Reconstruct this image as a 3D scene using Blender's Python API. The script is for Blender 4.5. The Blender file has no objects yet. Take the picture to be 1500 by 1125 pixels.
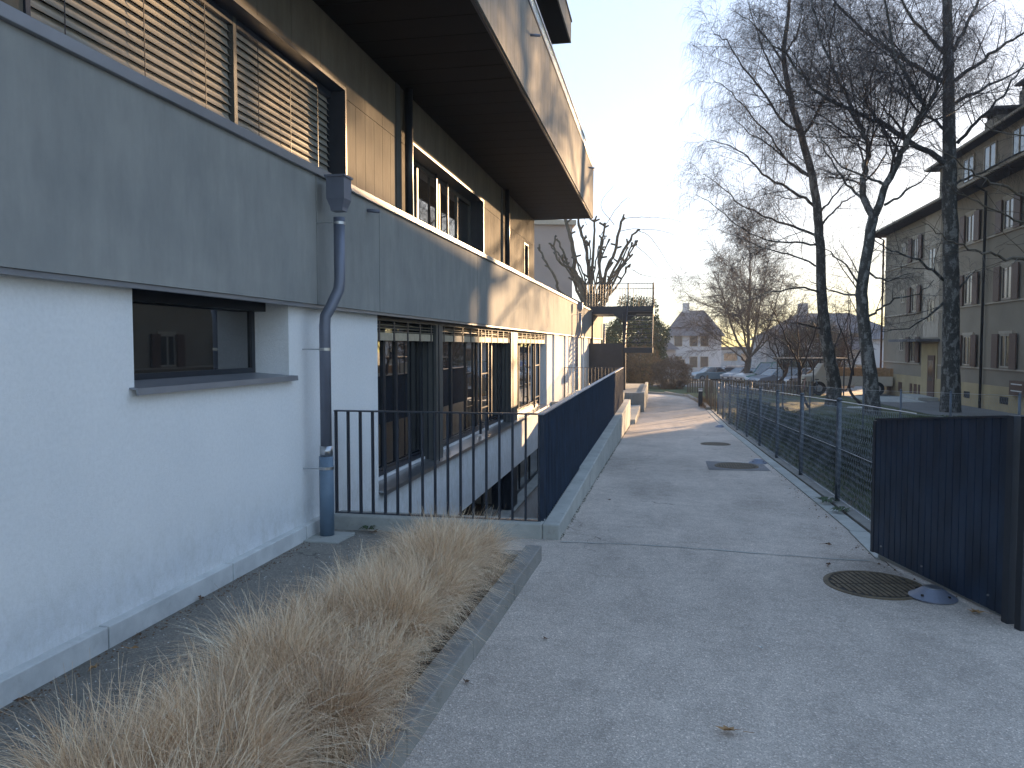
import bpy, bmesh, math, random
import numpy as np
from mathutils import Vector, Matrix
R = math.radians
scene = bpy.context.scene
col = scene.collection

# ------------------------------------------------------------------ camera
CAM_H = 1.65
F_PX = 1127.0                      # focal length in pixels of the 1500 px wide photograph
PITCH = math.atan(56 / F_PX)
YAW = math.atan(218 / F_PX * math.cos(PITCH))
cam_data = bpy.data.cameras.new('camera')
cam = bpy.data.objects.new('camera', cam_data)
col.objects.link(cam)
cam_data.sensor_fit = 'HORIZONTAL'
cam_data.sensor_width = 36.0
cam_data.lens = 36.0 * F_PX / 1500.0
cam_data.clip_start = 0.05
cam_data.clip_end = 3000
cam.location = (0, 0, CAM_H)
cam.rotation_euler = (R(90) - PITCH, 0, YAW)
scene.camera = cam

# ------------------------------------------------------------------ sky, sun, exposure
SUN_AZ = R(23.5)                   # clockwise from +Y
SUN_EL = R(7.9)
world = bpy.data.worlds.new("World")
scene.world = world
world.use_nodes = True
wn, wl = world.node_tree.nodes, world.node_tree.links
wn.clear()
w_out = wn.new('ShaderNodeOutputWorld')
w_bg = wn.new('ShaderNodeBackground')
w_sky = wn.new('ShaderNodeTexSky')
w_sky.sky_type = 'NISHITA'
w_sky.sun_disc = False
w_sky.sun_elevation = SUN_EL
w_sky.sun_rotation = SUN_AZ
w_sky.altitude = 400
w_sky.air_density = 1.0
w_sky.dust_density = 0.6
w_sky.ozone_density = 1.2
w_bg.inputs['Strength'].default_value = 0.15
# thin high haze evens out the clear-sky gradient
w_gam = wn.new('ShaderNodeGamma'); w_gam.inputs[1].default_value = 0.27
wl.new(w_sky.outputs[0], w_gam.inputs[0])
w_hs = wn.new('ShaderNodeHueSaturation'); w_hs.inputs['Saturation'].default_value = 1.9
wl.new(w_gam.outputs[0], w_hs.inputs['Color'])
w_tint = wn.new('ShaderNodeMix'); w_tint.data_type = 'RGBA'; w_tint.blend_type = 'MULTIPLY'; w_tint.inputs[0].default_value = 1
w_tint.inputs[7].default_value = (0.90, 1.0, 1.22, 1)      # cool white balance of the photograph
wl.new(w_hs.outputs[0], w_tint.inputs[6])
wl.new(w_tint.outputs[2], w_bg.inputs['Color'])
wl.new(w_bg.outputs[0], w_out.inputs['Surface'])

sun_data = bpy.data.lights.new('sun', 'SUN')
sun_data.energy = 2.6
sun_data.angle = R(0.6)
sun_data.color = (1.0, 0.66, 0.36)
sun = bpy.data.objects.new('sun', sun_data)
col.objects.link(sun)
sd = Vector((math.sin(SUN_AZ), math.cos(SUN_AZ), math.tan(SUN_EL)))
sun.rotation_euler = sd.to_track_quat('Z', 'Y').to_euler()
sun.location = (20, 40, 30)

scene.view_settings.view_transform = 'Standard'
scene.view_settings.look = 'None'
scene.view_settings.gamma = 1.0
scene.view_settings.use_curve_mapping = False
scene.view_settings.exposure = 2.55
scene.render.engine = 'CYCLES'
scene.cycles.max_bounces = 6
scene.cycles.volume_bounces = 0
scene.cycles.transparent_max_bounces = 8
scene.cycles.use_denoising = True

# ------------------------------------------------------------------ survey helpers (pixel of the photograph -> point on a known plane)
_r = np.array([math.cos(YAW), math.sin(YAW), 0.0])
_f = np.array([-math.sin(YAW) * math.cos(PITCH), math.cos(YAW) * math.cos(PITCH), -math.sin(PITCH)])
_u = np.cross(_r, _f)
_C = np.array([0, 0, CAM_H])
def ray(px, py):
    return (px - 750) / F_PX * _r - (py - 562.5) / F_PX * _u + _f
def at_y(px, py, Y):
    d = ray(px, py); return Vector(_C + d * (Y / d[1]))
def at_x(px, py, X):
    d = ray(px, py); return Vector(_C + d * (X / d[0]))
def at_z(px, py, Z):
    d = ray(px, py); return Vector(_C + d * ((Z - CAM_H) / d[2]))

# ------------------------------------------------------------------ materials
def new_mat(name):
    m = bpy.data.materials.new(name); m.use_nodes = True
    nt = m.node_tree
    b = nt.nodes['Principled BSDF']
    return m, nt, b
def _coords(nt, scale=(1, 1, 1), space='Object'):
    if space == 'World':
        g = nt.nodes.new('ShaderNodeNewGeometry'); src = g.outputs['Position']
    else:
        g = nt.nodes.new('ShaderNodeTexCoord'); src = g.outputs[space]
    mp = nt.nodes.new('ShaderNodeMapping'); mp.inputs['Scale'].default_value = scale
    nt.links.new(src, mp.inputs[0])
    return mp.outputs[0]
def _noise(nt, vec, scale, detail=4, rough=0.55):
    n = nt.nodes.new('ShaderNodeTexNoise'); n.inputs['Scale'].default_value = scale
    n.inputs['Detail'].default_value = detail; n.inputs['Roughness'].default_value = rough
    nt.links.new(vec, n.inputs['Vector']); return n.outputs['Fac']
def _ramp(nt, fac, stops):
    r = nt.nodes.new('ShaderNodeValToRGB')
    e = r.color_ramp.elements
    e[0].position, e[0].color = stops[0][0], (*stops[0][1], 1)
    e[1].position, e[1].color = stops[-1][0], (*stops[-1][1], 1)
    for p, c in stops[1:-1]:
        x = e.new(p); x.color = (*c, 1)
    nt.links.new(fac, r.inputs[0]); return r.outputs[0]
def _mix(nt, fac, a, b, mode='MIX'):
    m = nt.nodes.new('ShaderNodeMix'); m.data_type = 'RGBA'; m.blend_type = mode
    def put(sock, v):
        if hasattr(v, 'links'): nt.links.new(v, sock)
        elif isinstance(v, (int, float)): sock.default_value = v
        else: sock.default_value = (*v, 1)
    put(m.inputs[0], fac); put(m.inputs[6], a); put(m.inputs[7], b)
    return m.outputs[2]
def _bump(nt, b, h, strength, dist):
    bp = nt.nodes.new('ShaderNodeBump'); bp.inputs['Strength'].default_value = strength
    bp.inputs['Distance'].default_value = dist
    nt.links.new(h, bp.inputs['Height']); nt.links.new(bp.outputs[0], b.inputs['Normal'])
def simple(name, c, rough=0.6, metal=0.0, var=0.12, scale=6.0, bump=0.0, bscale=80, bdist=0.002, space='World', stretch=(1, 1, 1), spec=0.5):
    m, nt, b = new_mat(name)
    v = _coords(nt, stretch, space)
    n = _noise(nt, v, scale)
    lo = tuple(x * (1 - var) for x in c); hi = tuple(min(1, x * (1 + var)) for x in c)
    nt.links.new(_ramp(nt, n, [(0.3, lo), (0.7, hi)]), b.inputs['Base Color'])
    b.inputs['Roughness'].default_value = rough; b.inputs['Metallic'].default_value = metal
    b.inputs['Specular IOR Level'].default_value = spec
    if bump:
        _bump(nt, b, _noise(nt, _coords(nt, (1, 1, 1), space), bscale, 3), bump, bdist)
    return m

M = {}
# white roughcast plaster, splashed and greenish low down
m, nt, b = new_mat('plaster_white')
v = _coords(nt, (1, 1, 1), 'World')
base = _ramp(nt, _noise(nt, v, 1.3, 6), [(0.3, (0.82, 0.83, 0.84)), (0.7, (0.90, 0.90, 0.90))])
base = _mix(nt, 1.0, base, _ramp(nt, _noise(nt, v, 38, 6, 0.8), [(0.3, (0.90, 0.90, 0.90)), (0.6, (1.0, 1.0, 1.0))]), 'MULTIPLY')
scuff = _ramp(nt, _noise(nt, _coords(nt, (6, 6, 1.1), 'World'), 2.4, 8, 0.75), [(0.62, (1, 1, 1)), (0.80, (0.84, 0.84, 0.82))])
base = _mix(nt, 1.0, base, scuff, 'MULTIPLY')
geo = nt.nodes.new('ShaderNodeNewGeometry'); sep = nt.nodes.new('ShaderNodeSeparateXYZ')
nt.links.new(geo.outputs['Position'], sep.inputs[0])
mr = nt.nodes.new('ShaderNodeMapRange'); mr.inputs[1].default_value = 0.13; mr.inputs[2].default_value = 0.62
mr.inputs[3].default_value = 1; mr.inputs[4].default_value = 0; nt.links.new(sep.outputs[2], mr.inputs[0])
mu = nt.nodes.new('ShaderNodeMath'); mu.operation = 'MULTIPLY'; nt.links.new(mr.outputs[0], mu.inputs[0])
nt.links.new(_ramp(nt, _noise(nt, _coords(nt, (3, 3, 2.0), 'World'), 3.5, 9, 0.75), [(0.42, (0, 0, 0)), (0.75, (0.6, 0.6, 0.6))]), mu.inputs[1])
nt.links.new(_mix(nt, mu.outputs[0], base, (0.50, 0.49, 0.42)), b.inputs['Base Color'])
b.inputs['Roughness'].default_value = 0.9; b.inputs['Specular IOR Level'].default_value = 0.2
_bump(nt, b, _noise(nt, v, 75, 6, 0.85), 0.8, 0.006)
M['plaster'] = m
# fibre-cement facade panel with vertical weather streaks
def streaky(name, c1, c2, c3, rough=0.75):
    m, nt, b = new_mat(name)
    n1 = _noise(nt, _coords(nt, (1.6, 1.6, 0.30), 'World'), 5.0, 9, 0.68)
    n2 = _noise(nt, _coords(nt, (1, 1, 0.8), 'World'), 1.7, 7, 0.65)
    a = _ramp(nt, n1, [(0.3, c1), (0.5, c2), (0.75, c3)])
    dk = _ramp(nt, n2, [(0.3, (0.84, 0.85, 0.86)), (0.7, (1.12, 1.11, 1.09))])
    nt.links.new(_mix(nt, 1.0, a, dk, 'MULTIPLY'), b.inputs['Base Color'])
    b.inputs['Roughness'].default_value = max(rough, .8); b.inputs['Specular IOR Level'].default_value = 0.12
    _bump(nt, b, _noise(nt, _coords(nt, (1, 1, 1), 'World'), 60, 4), 0.15, 0.002)
    return m
M['panel'] = streaky('facade_panel', (0.268, 0.27, 0.262), (0.295, 0.298, 0.290), (0.325, 0.328, 0.318))
M['fascia'] = streaky('balcony_fascia', (0.20, 0.185, 0.16), (0.27, 0.25, 0.225), (0.34, 0.32, 0.29))
M['cladding'] = streaky('cladding_board', (0.14, 0.12, 0.095), (0.165, 0.143, 0.115), (0.20, 0.175, 0.14), 0.6)
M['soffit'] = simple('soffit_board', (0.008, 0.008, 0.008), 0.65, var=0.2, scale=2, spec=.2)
M['zinc'] = simple('zinc_flashing', (0.30, 0.31, 0.34), 0.42, 0.55, var=0.08, scale=3)
M['pipe'] = simple('zinc_downpipe', (0.17, 0.185, 0.235), 0.45, 0.35, var=0.1, scale=5)
M['pipe_low'] = simple('painted_cast_pipe', (0.13, 0.19, 0.26), 0.5, 0.0, var=0.1, scale=8)
M['steel'] = simple('steel_clamp', (0.45, 0.46, 0.48), 0.3, 0.9, var=0.1)
M['anthracite'] = simple('anthracite_paint', (0.030, 0.036, 0.050), 0.42, 0.0, var=0.12, scale=9)
M['rail_blue'] = simple('dark_blue_paint', (0.018, 0.034, 0.066), 0.45, 0.0, var=0.4, scale=7, stretch=(1, 1, .4))
M['frame'] = simple('window_frame_dark', (0.022, 0.026, 0.036), 0.38, 0.1, var=0.1)
M['pier'] = simple('pier_metal', (0.11, 0.11, 0.105), 0.5, 0.2, var=0.1)
M['black'] = simple('unlit_interior', (0.012, 0.012, 0.013), 0.8)
M['interior'] = simple('interior_wall', (0.10, 0.10, 0.09), 0.8, var=0.3, scale=2)
M['slat'] = simple('blind_slat', (0.44, 0.41, 0.36), 0.42, 0.2, var=0.1, scale=10)
M['blind_pack'] = simple('blind_bundle', (0.42, 0.36, 0.26), 0.6, 0.0, var=0.15, scale=20)
M['white_metal'] = simple('white_paint', (0.7, 0.7, 0.7), 0.4)
M['brown_paint'] = simple('brown_shutter', (0.10, 0.055, 0.035), 0.6, var=0.2, scale=12)
M['rust'] = simple('cast_iron_cover', (0.14, 0.105, 0.065), 0.75, 0.2, var=0.35, scale=18, bump=0.4, bscale=120)
M['iron_dark'] = simple('cast_iron_groove', (0.025, 0.022, 0.02), 0.9)
# concrete
def concrete(name, c, dirt=(0.10, 0.095, 0.075), amount=0.5):
    m, nt, b = new_mat(name)
    v = _coords(nt, (1, 1, 1), 'World')
    n = _noise(nt, v, 3.0, 8, 0.65)
    a = _ramp(nt, n, [(0.3, tuple(x * .78 for x in c)), (0.7, tuple(x * 1.15 for x in c))])
    sp = _ramp(nt, _noise(nt, v, 9.0, 6, 0.75), [(0.55, (0, 0, 0)), (0.75, (amount,) * 3)])
    nt.links.new(_mix(nt, sp, a, dirt), b.inputs['Base Color'])
    b.inputs['Roughness'].default_value = 0.88
    _bump(nt, b, _noise(nt, v, 110, 4, 0.7), 0.35, 0.003)
    return m
M['concrete'] = concrete('concrete_curb', (0.40, 0.40, 0.37))
M['concrete_pale'] = concrete('concrete_pale', (0.66, 0.66, 0.64), (0.30, 0.29, 0.26), 0.3)
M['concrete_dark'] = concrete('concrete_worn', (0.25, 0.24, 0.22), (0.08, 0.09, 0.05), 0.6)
# asphalt
def asphalt(name, c, fine=1.0):
    m, nt, b = new_mat(name)
    v = _coords(nt, (1, 1, 1), 'World')
    big = _ramp(nt, _noise(nt, v, 0.45, 6, 0.6), [(0.3, tuple(x * .78 for x in c)), (0.7, tuple(x * 1.18 for x in c))])
    m1 = _ramp(nt, _noise(nt, _coords(nt, (1, 0.35, 1), 'World'), 1.6, 9, 0.72), [(0.34, (0.82,) * 3), (0.5, (1.0,) * 3), (0.68, (1.10,) * 3)])
    m2 = _ramp(nt, _noise(nt, v, 7.0, 8, 0.8), [(0.30, (0.80,) * 3), (0.5, (1.0,) * 3), (0.7, (1.12,) * 3)])
    mid = _mix(nt, 1.0, m1, m2, 'MULTIPLY')
    vo = nt.nodes.new('ShaderNodeTexVoronoi'); vo.inputs['Scale'].default_value = 150
    nt.links.new(v, vo.inputs['Vector'])
    st = nt.nodes.new('ShaderNodeSeparateColor'); nt.links.new(vo.outputs['Color'], st.inputs[0])
    grain = _ramp(nt, st.outputs[0], [(0.0, (0.74,) * 3), (0.45, (0.95,) * 3), (0.85, (1.08,) * 3), (0.96, (1.35,) * 3), (1.0, (1.7,) * 3)])
    x = _mix(nt, 1.0, _mix(nt, 1.0, big, mid, 'MULTIPLY'), grain, 'MULTIPLY')
    # hairline cracks
    vc = nt.nodes.new('ShaderNodeTexVoronoi'); vc.feature = 'DISTANCE_TO_EDGE'; vc.inputs['Scale'].default_value = 0.42
    dn = nt.nodes.new('ShaderNodeTexNoise'); dn.inputs['Scale'].default_value = 2.3; dn.inputs['Detail'].default_value = 6
    nt.links.new(v, dn.inputs['Vector'])
    ad = nt.nodes.new('ShaderNodeVectorMath'); ad.operation = 'MULTIPLY_ADD'
    nt.links.new(dn.outputs['Color'], ad.inputs[0]); ad.inputs[1].default_value = (0.9, 0.9, 0); nt.links.new(v, ad.inputs[2])
    nt.links.new(ad.outputs[0], vc.inputs['Vector'])
    cr = _ramp(nt, vc.outputs['Distance'], [(0.0, (1, 1, 1)), (0.004, (0, 0, 0))])
    msk = _ramp(nt, _noise(nt, v, 0.55, 3), [(0.50, (0, 0, 0)), (0.58, (0.7,) * 3)])
    cm = _mix(nt, 1.0, cr, msk, 'MULTIPLY')
    nt.links.new(_mix(nt, cm, x, (0.03, 0.03, 0.03)), b.inputs['Base Color'])
    b.inputs['Roughness'].default_value = 0.82
    b.inputs['Specular IOR Level'].default_value = 0.35
    _bump(nt, b, vo.outputs['Distance'], 0.5 * fine, 0.005)
    return m
M['asphalt'] = asphalt('asphalt_path', (0.50, 0.43, 0.37))
M['asphalt_dark'] = asphalt('asphalt_strip', (0.21, 0.195, 0.17))
M['asphalt_patch'] = asphalt('asphalt_patch', (0.20, 0.19, 0.19))
M['lot'] = simple('parking_asphalt', (0.16, 0.15, 0.14), 0.85, var=0.2, scale=0.4)
# soil / lawn
def lawn(name, a_, b_, c_):
    m, nt, b = new_mat(name)
    v = _coords(nt, (1, 1, 1), 'World')
    n = _noise(nt, v, 0.8, 8, 0.7)
    f = _noise(nt, v, 26, 6, 0.8)
    x = _ramp(nt, n, [(0.32, a_), (0.5, b_), (0.68, c_)])
    y = _ramp(nt, f, [(0.3, (0.5,) * 3), (0.7, (1.45,) * 3)])
    nt.links.new(_mix(nt, 1.0, x, y, 'MULTIPLY'), b.inputs['Base Color'])
    b.inputs['Roughness'].default_value = 0.95
    _bump(nt, b, f, 1.0, 0.05)
    return m
M['lawn'] = lawn('winter_lawn', (0.075, 0.065, 0.035), (0.085, 0.10, 0.035), (0.13, 0.14, 0.05))
M['soil'] = lawn('bed_soil', (0.03, 0.02, 0.014), (0.045, 0.03, 0.02), (0.07, 0.05, 0.03))
M['blade'] = simple('winter_grass_blade', (0.07, 0.09, 0.028), 0.8, var=0.4, scale=3)
# dry ornamental grass: random tint per blade
m, nt, b = new_mat('dry_grass')
at = nt.nodes.new('ShaderNodeAttribute'); at.attribute_name = 'tint'
nt.links.new(_ramp(nt, at.outputs['Fac'], [(0.0, (0.22, 0.115, 0.06)), (0.32, (0.56, 0.37, 0.22)), (0.65, (0.84, 0.62, 0.41)), (1.0, (0.95, 0.84, 0.64))]), b.inputs['Base Color'])
b.inputs['Roughness'].default_value = 0.7
M['dry_grass'] = m
M['leaf_dry'] = simple('fallen_leaf', (0.30, 0.17, 0.07), 0.7, var=0.3, scale=30)
M['leaf_brown'] = simple('fallen_leaf_brown', (0.12, 0.065, 0.035), 0.7, var=0.3, scale=30)
M['hedge'] = simple('hedge_leaf', (0.035, 0.042, 0.020), 0.7, var=0.5, scale=4)
M['hedge_brown'] = simple('hedge_twig', (0.13, 0.085, 0.055), 0.8, var=0.4, scale=4)
M['bush_green'] = simple('evergreen_leaf', (0.07, 0.085, 0.03), 0.7, var=0.5, scale=2)
M['weed'] = simple('weed_leaf', (0.05, 0.075, 0.03), 0.7, var=0.3, scale=20)
# bark
m, nt, b = new_mat('birch_bark')
v = _coords(nt, (1, 1, 0.5), 'World')
n1 = _noise(nt, v, 5.5, 8, 0.7); n2 = _noise(nt, _coords(nt, (1, 1, 4), 'World'), 9, 5, 0.7)
dark = _ramp(nt, n2, [(0.3, (0.020, 0.019, 0.016)), (0.7, (0.075, 0.070, 0.058))])
pale = _ramp(nt, n2, [(0.3, (0.13, 0.13, 0.12)), (0.7, (0.32, 0.31, 0.29))])
nt.links.new(_mix(nt, _ramp(nt, n1, [(0.50, (0, 0, 0)), (0.58, (0.85,) * 3)]), dark, pale), b.inputs['Base Color'])
b.inputs['Roughness'].default_value = 0.9
_bump(nt, b, n2, 1.0, 0.03)
M['birch'] = m
M['bark'] = simple('dark_bark', (0.085, 0.065, 0.045), 0.9, var=0.4, scale=12, bump=0.6, bscale=25, bdist=0.02)
M['twig'] = simple('birch_twig', (0.040, 0.028, 0.024), 0.8, var=0.3)
M['twig_warm'] = simple('shrub_twig', (0.11, 0.07, 0.048), 0.8, var=0.3)
M['shrub_dark'] = simple('dark_red_twig', (0.055, 0.038, 0.03), 0.85, var=0.3)
M['pollard'] = simple('pollard_bark', (0.10, 0.085, 0.06), 0.9, var=0.4, scale=9, bump=0.8, bscale=22, bdist=0.03)
# glass: clear dark glazing that mirrors the yard
def glass(name, tint=(0.008, 0.010, 0.013), rough=0.02):
    m, nt, b = new_mat(name)
    b.inputs['Base Color'].default_value = (*tint, 1)
    b.inputs['Roughness'].default_value = rough
    b.inputs['Specular IOR Level'].default_value = 1.0
    b.inputs['IOR'].default_value = 1.65
    b.inputs['Coat Weight'].default_value = 1.0; b.inputs['Coat Roughness'].default_value = 0.01
    n = _noise(nt, _coords(nt, (1, 1, 1), 'World'), 1.1, 2)
    _bump(nt, b, n, 0.05, 0.02)
    return m
M['glass'] = glass('window_glass')
M['glass_far'] = glass('far_window_glass', (0.02, 0.022, 0.025), 0.2)
M['glass_far'].node_tree.nodes['Principled BSDF'].inputs['Coat Weight'].default_value = 0
m, nt, b = new_mat('balustrade_glass')
b.inputs['Base Color'].default_value = (0.80, 0.90, 0.90, 1); b.inputs['Roughness'].default_value = 0.35
b.inputs['Transmission Weight'].default_value = 0.75; b.inputs['IOR'].default_value = 1.3
M['frost'] = m
# houses
M['render_beige'] = simple('house_render', (0.235, 0.20, 0.15), 0.9, var=0.12, scale=0.7, bump=0.3, bscale=60)
M['plinth'] = simple('house_plinth', (0.36, 0.29, 0.165), 0.9, var=0.12, scale=1.2)
M['trim'] = simple('stone_trim', (0.38, 0.33, 0.26), 0.85, var=0.1)
M['roof'] = simple('roof_tile', (0.045, 0.032, 0.026), 0.85, var=0.25, scale=3, bump=0.6, bscale=14, bdist=0.03)
M['roof_grey'] = simple('roof_slate', (0.12, 0.115, 0.12), 0.8, var=0.2, scale=2)
M['taupe'] = simple('taupe_render', (0.32, 0.26, 0.23), 0.9, var=0.08, scale=0.5)
M['cream'] = simple('cream_render', (0.50, 0.44, 0.33), 0.9, var=0.08, scale=0.5)
M['offwhite'] = simple('offwhite_render', (0.50, 0.50, 0.50), 0.9, var=0.06, scale=0.5)
M['hall_blue'] = simple('blue_cladding', (0.10, 0.16, 0.36), 0.6, var=0.08)
M['hall_grey'] = simple('pale_cladding', (0.33, 0.37, 0.42), 0.6, var=0.08)
M['mesh_wire'] = simple('galvanised_wire', (0.25, 0.27, 0.30), 0.5, 0.3, var=0.1)
M['post_blue'] = simple('painted_fence_post', (0.075, 0.09, 0.11), 0.5, 0.1, var=0.15)
M['wood'] = simple('weathered_wood', (0.16, 0.13, 0.10), 0.85, var=0.3, scale=10)
M['wood_warm'] = simple('tan_wood', (0.36, 0.22, 0.11), 0.8, var=0.25, scale=10)
M['tyre'] = simple('tyre_rubber', (0.015, 0.015, 0.015), 0.8)
M['rim'] = simple('alloy_rim', (0.35, 0.35, 0.36), 0.35, 0.7)
M['lamp_white'] = simple('headlight_cover', (0.7, 0.72, 0.74), 0.15)
M['red'] = simple('tail_light', (0.3, 0.02, 0.02), 0.3)
M['plate'] = simple('pale_plate', (0.6, 0.6, 0.58), 0.4)
def paint(name, c):
    m, nt, b = new_mat(name)
    n = _noise(nt, _coords(nt, (1, 1, 1), 'World'), 5, 3)
    nt.links.new(_ramp(nt, n, [(0.3, tuple(x * .92 for x in c)), (0.7, c)]), b.inputs['Base Color'])
    b.inputs['Roughness'].default_value = 0.45; b.inputs['Coat Weight'].default_value = 0.25; b.inputs['Metallic'].default_value = 0.1
    return m
for k, c in dict(car_silver=(0.20, 0.21, 0.23), car_blue=(0.10, 0.16, 0.22), car_grey=(0.13, 0.14, 0.16), car_white=(0.42, 0.42, 0.41),
                 car_green=(0.02, 0.13, 0.09), car_pale=(0.20, 0.28, 0.32), car_cream=(0.58, 0.54, 0.46), car_dark=(0.03, 0.035, 0.04)).items():
    M[k] = paint(k, c)

# ------------------------------------------------------------------ object helpers
def link(o, parent=None):
    col.objects.link(o)
    if parent is not None: o.parent = parent
    return o
def tag(o, label=None, cat=None, group=None, kind=None):
    if label: o['label'] = label
    if cat: o['category'] = cat
    if group: o['group'] = group
    if kind: o['kind'] = kind
    return o
def empty(name, label=None, cat=None, loc=(0, 0, 0), rz=0, group=None):
    o = bpy.data.objects.new(name, None); o.location = loc; o.rotation_euler = (0, 0, rz)
    o.empty_display_size = 0.2
    col.objects.link(o); return tag(o, label, cat, group)
def smooth(me):
    me.polygons.foreach_set('use_smooth', [True] * len(me.polygons))
class MB:
    def __init__(s): s.v = []; s.f = []
    def box(s, x0, y0, z0, x1, y1, z1):
        n = len(s.v)
        s.v += [(x0, y0, z0), (x1, y0, z0), (x1, y1, z0), (x0, y1, z0), (x0, y0, z1), (x1, y0, z1), (x1, y1, z1), (x0, y1, z1)]
        s.f += [(n, n + 3, n + 2, n + 1), (n + 4, n + 5, n + 6, n + 7), (n, n + 1, n + 5, n + 4), (n + 1, n + 2, n + 6, n + 5), (n + 2, n + 3, n + 7, n + 6), (n + 3, n, n + 4, n + 7)]
        return s
    def quad(s, *p):
        n = len(s.v); s.v += [tuple(q) for q in p]; s.f.append(tuple(range(n, n + len(p)))); return s
    def prism(s, poly, axis, a, b):           # poly of 2D points extruded along axis
        n = len(s.v); k = len(poly)
        for t in (a, b):
            for (p, q) in poly:
                s.v.append((t, p, q) if axis == 'x' else (p, t, q) if axis == 'y' else (p, q, t))
        s.f.append(tuple(range(n, n + k))); s.f.append(tuple(range(n + 2 * k - 1, n + k - 1, -1)))
        for i in range(k):
            j = (i + 1) % k; s.f.append((n + i, n + k + i, n + k + j, n + j))
        return s
    def tube(s, pts, rad, sides=10, cap=True):
        pts = [Vector(p) for p in pts]; n0 = len(s.v); up = Vector((0, 0, 1)); prev = None
        if not isinstance(rad, (list, tuple)): rad = [rad] * len(pts)
        for i, p in enumerate(pts):
            t = (pts[min(i + 1, len(pts) - 1)] - pts[max(i - 1, 0)]).normalized()
            a = prev if prev is not None else (up if abs(t.z) < .9 else Vector((1, 0, 0)))
            a = (a - t * a.dot(t)).normalized(); prev = a; b2 = t.cross(a)
            for k in range(sides):
                w = 2 * math.pi * k / sides
                s.v.append(tuple(p + (a * math.cos(w) + b2 * math.sin(w)) * rad[i]))
        for i in range(len(pts) - 1):
            for k in range(sides):
                a0 = n0 + i * sides + k; a1 = n0 + i * sides + (k + 1) % sides
                s.f.append((a0, a1, a1 + sides, a0 + sides))
        if cap:
            s.f.append(tuple(range(n0 + sides - 1, n0 - 1, -1)))
            m0 = n0 + (len(pts) - 1) * sides; s.f.append(tuple(range(m0, m0 + sides)))
        return s
    def lathe(s, prof, c=(0, 0, 0), sides=20):
        n0 = len(s.v)
        for (r_, z) in prof:
            for k in range(sides):
                w = 2 * math.pi * k / sides; s.v.append((c[0] + r_ * math.cos(w), c[1] + r_ * math.sin(w), c[2] + z))
        for i in range(len(prof) - 1):
            for k in range(sides):
                a0 = n0 + i * sides + k; a1 = n0 + i * sides + (k + 1) % sides
                s.f.append((a0, a1, a1 + sides, a0 + sides))
        s.f.append(tuple(range(n0 + sides - 1, n0 - 1, -1)))
        m0 = n0 + (len(prof) - 1) * sides; s.f.append(tuple(range(m0, m0 + sides)))
        return s
    def mesh(s, name, mat, sm=False):
        me = bpy.data.meshes.new(name); me.from_pydata(s.v, [], s.f)
        me.materials.append(M[mat] if isinstance(mat, str) else mat)
        if sm: smooth(me)
        me.update(); return me
    def build(s, name, mat, parent=None, sm=False, bevel=0, **tags):
        o = bpy.data.objects.new(name, s.mesh(name, mat, sm)); link(o, parent)
        if bevel:
            md = o.modifiers.new('bevel', 'BEVEL'); md.width = bevel; md.segments = 2; md.limit_method = 'ANGLE'
        return tag(o, **tags)
def box(name, mat, x0, y0, z0, x1, y1, z1, parent=None, bevel=0, **t):
    return MB().box(x0, y0, z0, x1, y1, z1).build(name, mat, parent, bevel=bevel, **t)
def inst(name, me, loc, parent=None, rot=(0, 0, 0), scale=(1, 1, 1), **t):
    o = bpy.data.objects.new(name, me); o.location = loc; o.rotation_euler = rot; o.scale = scale
    link(o, parent); return tag(o, **t)
_unit = {}
def ubox(name, mat, x0, y0, z0, x1, y1, z1, parent=None, **t):       # shared unit cube, scaled
    if mat not in _unit: _unit[mat] = MB().box(-.5, -.5, -.5, .5, .5, .5).mesh('block_' + mat, mat)
    o = inst(name, _unit[mat], ((x0 + x1) / 2, (y0 + y1) / 2, (z0 + z1) / 2), parent, scale=(x1 - x0, y1 - y0, z1 - z0), **t)
    if parent is not None and parent.type == 'MESH' and tuple(parent.scale) != (1, 1, 1): o.matrix_parent_inverse = parent.matrix_basis.inverted()
    return o
def copy_tree(o, parent=None):
    c = o.copy(); col.objects.link(c)
    if parent is not None: c.parent = parent
    for ch in [x for x in list(bpy.data.objects) if x.parent == o]:
        copy_tree(ch, c)
    return c

# ------------------------------------------------------------------ terrain
GY = [(-60, 0), (6.0, 0), (9, -.10), (13, -.25), (17.6, -.42), (22, -.60), (26, -.69), (30, -.79), (40, -.92), (50, -1.2), (70, -1.75), (90, -2.2), (150, -3.2), (900, -6)]
def g(y):
    return float(np.interp(y, [a for a, _ in GY], [b_ for _, b_ in GY]))
def sheet(name, mat, xs, ys, dz, skip=None, parent=None, **t):
    mb = MB(); nx = len(xs)
    for y in ys:
        for x in xs: mb.v.append((x, y, g(y) + dz))
    for j in range(len(ys) - 1):
        for i in range(nx - 1):
            cx_, cy_ = (xs[i] + xs[i + 1]) / 2, (ys[j] + ys[j + 1]) / 2
            if skip and skip(cx_, cy_): continue
            a = j * nx + i; mb.f.append((a, a + 1, a + nx + 1, a + nx))
    return mb.build(name, mat, parent, **t)
WX0, WX1, WY0, WY1 = -3.0, -1.02, 6.72, 21.2           # light well
def in_bldg(x, y): return (x < WX0 and -10 < y < 39.5 and x > -14) or (WX0 < x < WX1 and WY0 < y < WY1)
YS = [-60, -30, -14, -10, -6, -3, 0, 3, 5.0, 6.0, 6.72, 8, 9, 11, 13, 15, 17.6, 19.5, 21.2, 24, 26, 28, 30, 33, 36, 39.5, 44, 50, 60, 70, 80, 90, 120, 150, 250, 500, 900]
XS = [-600, -200, -80, -40, -14, -3.0, -1.02, 0, 1.9, 4, 7, 10, 12.6, 16, 24, 40, 80, 200, 600]
sheet('ground', 'lawn', XS, YS, -0.02, in_bldg, kind='structure')
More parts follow.
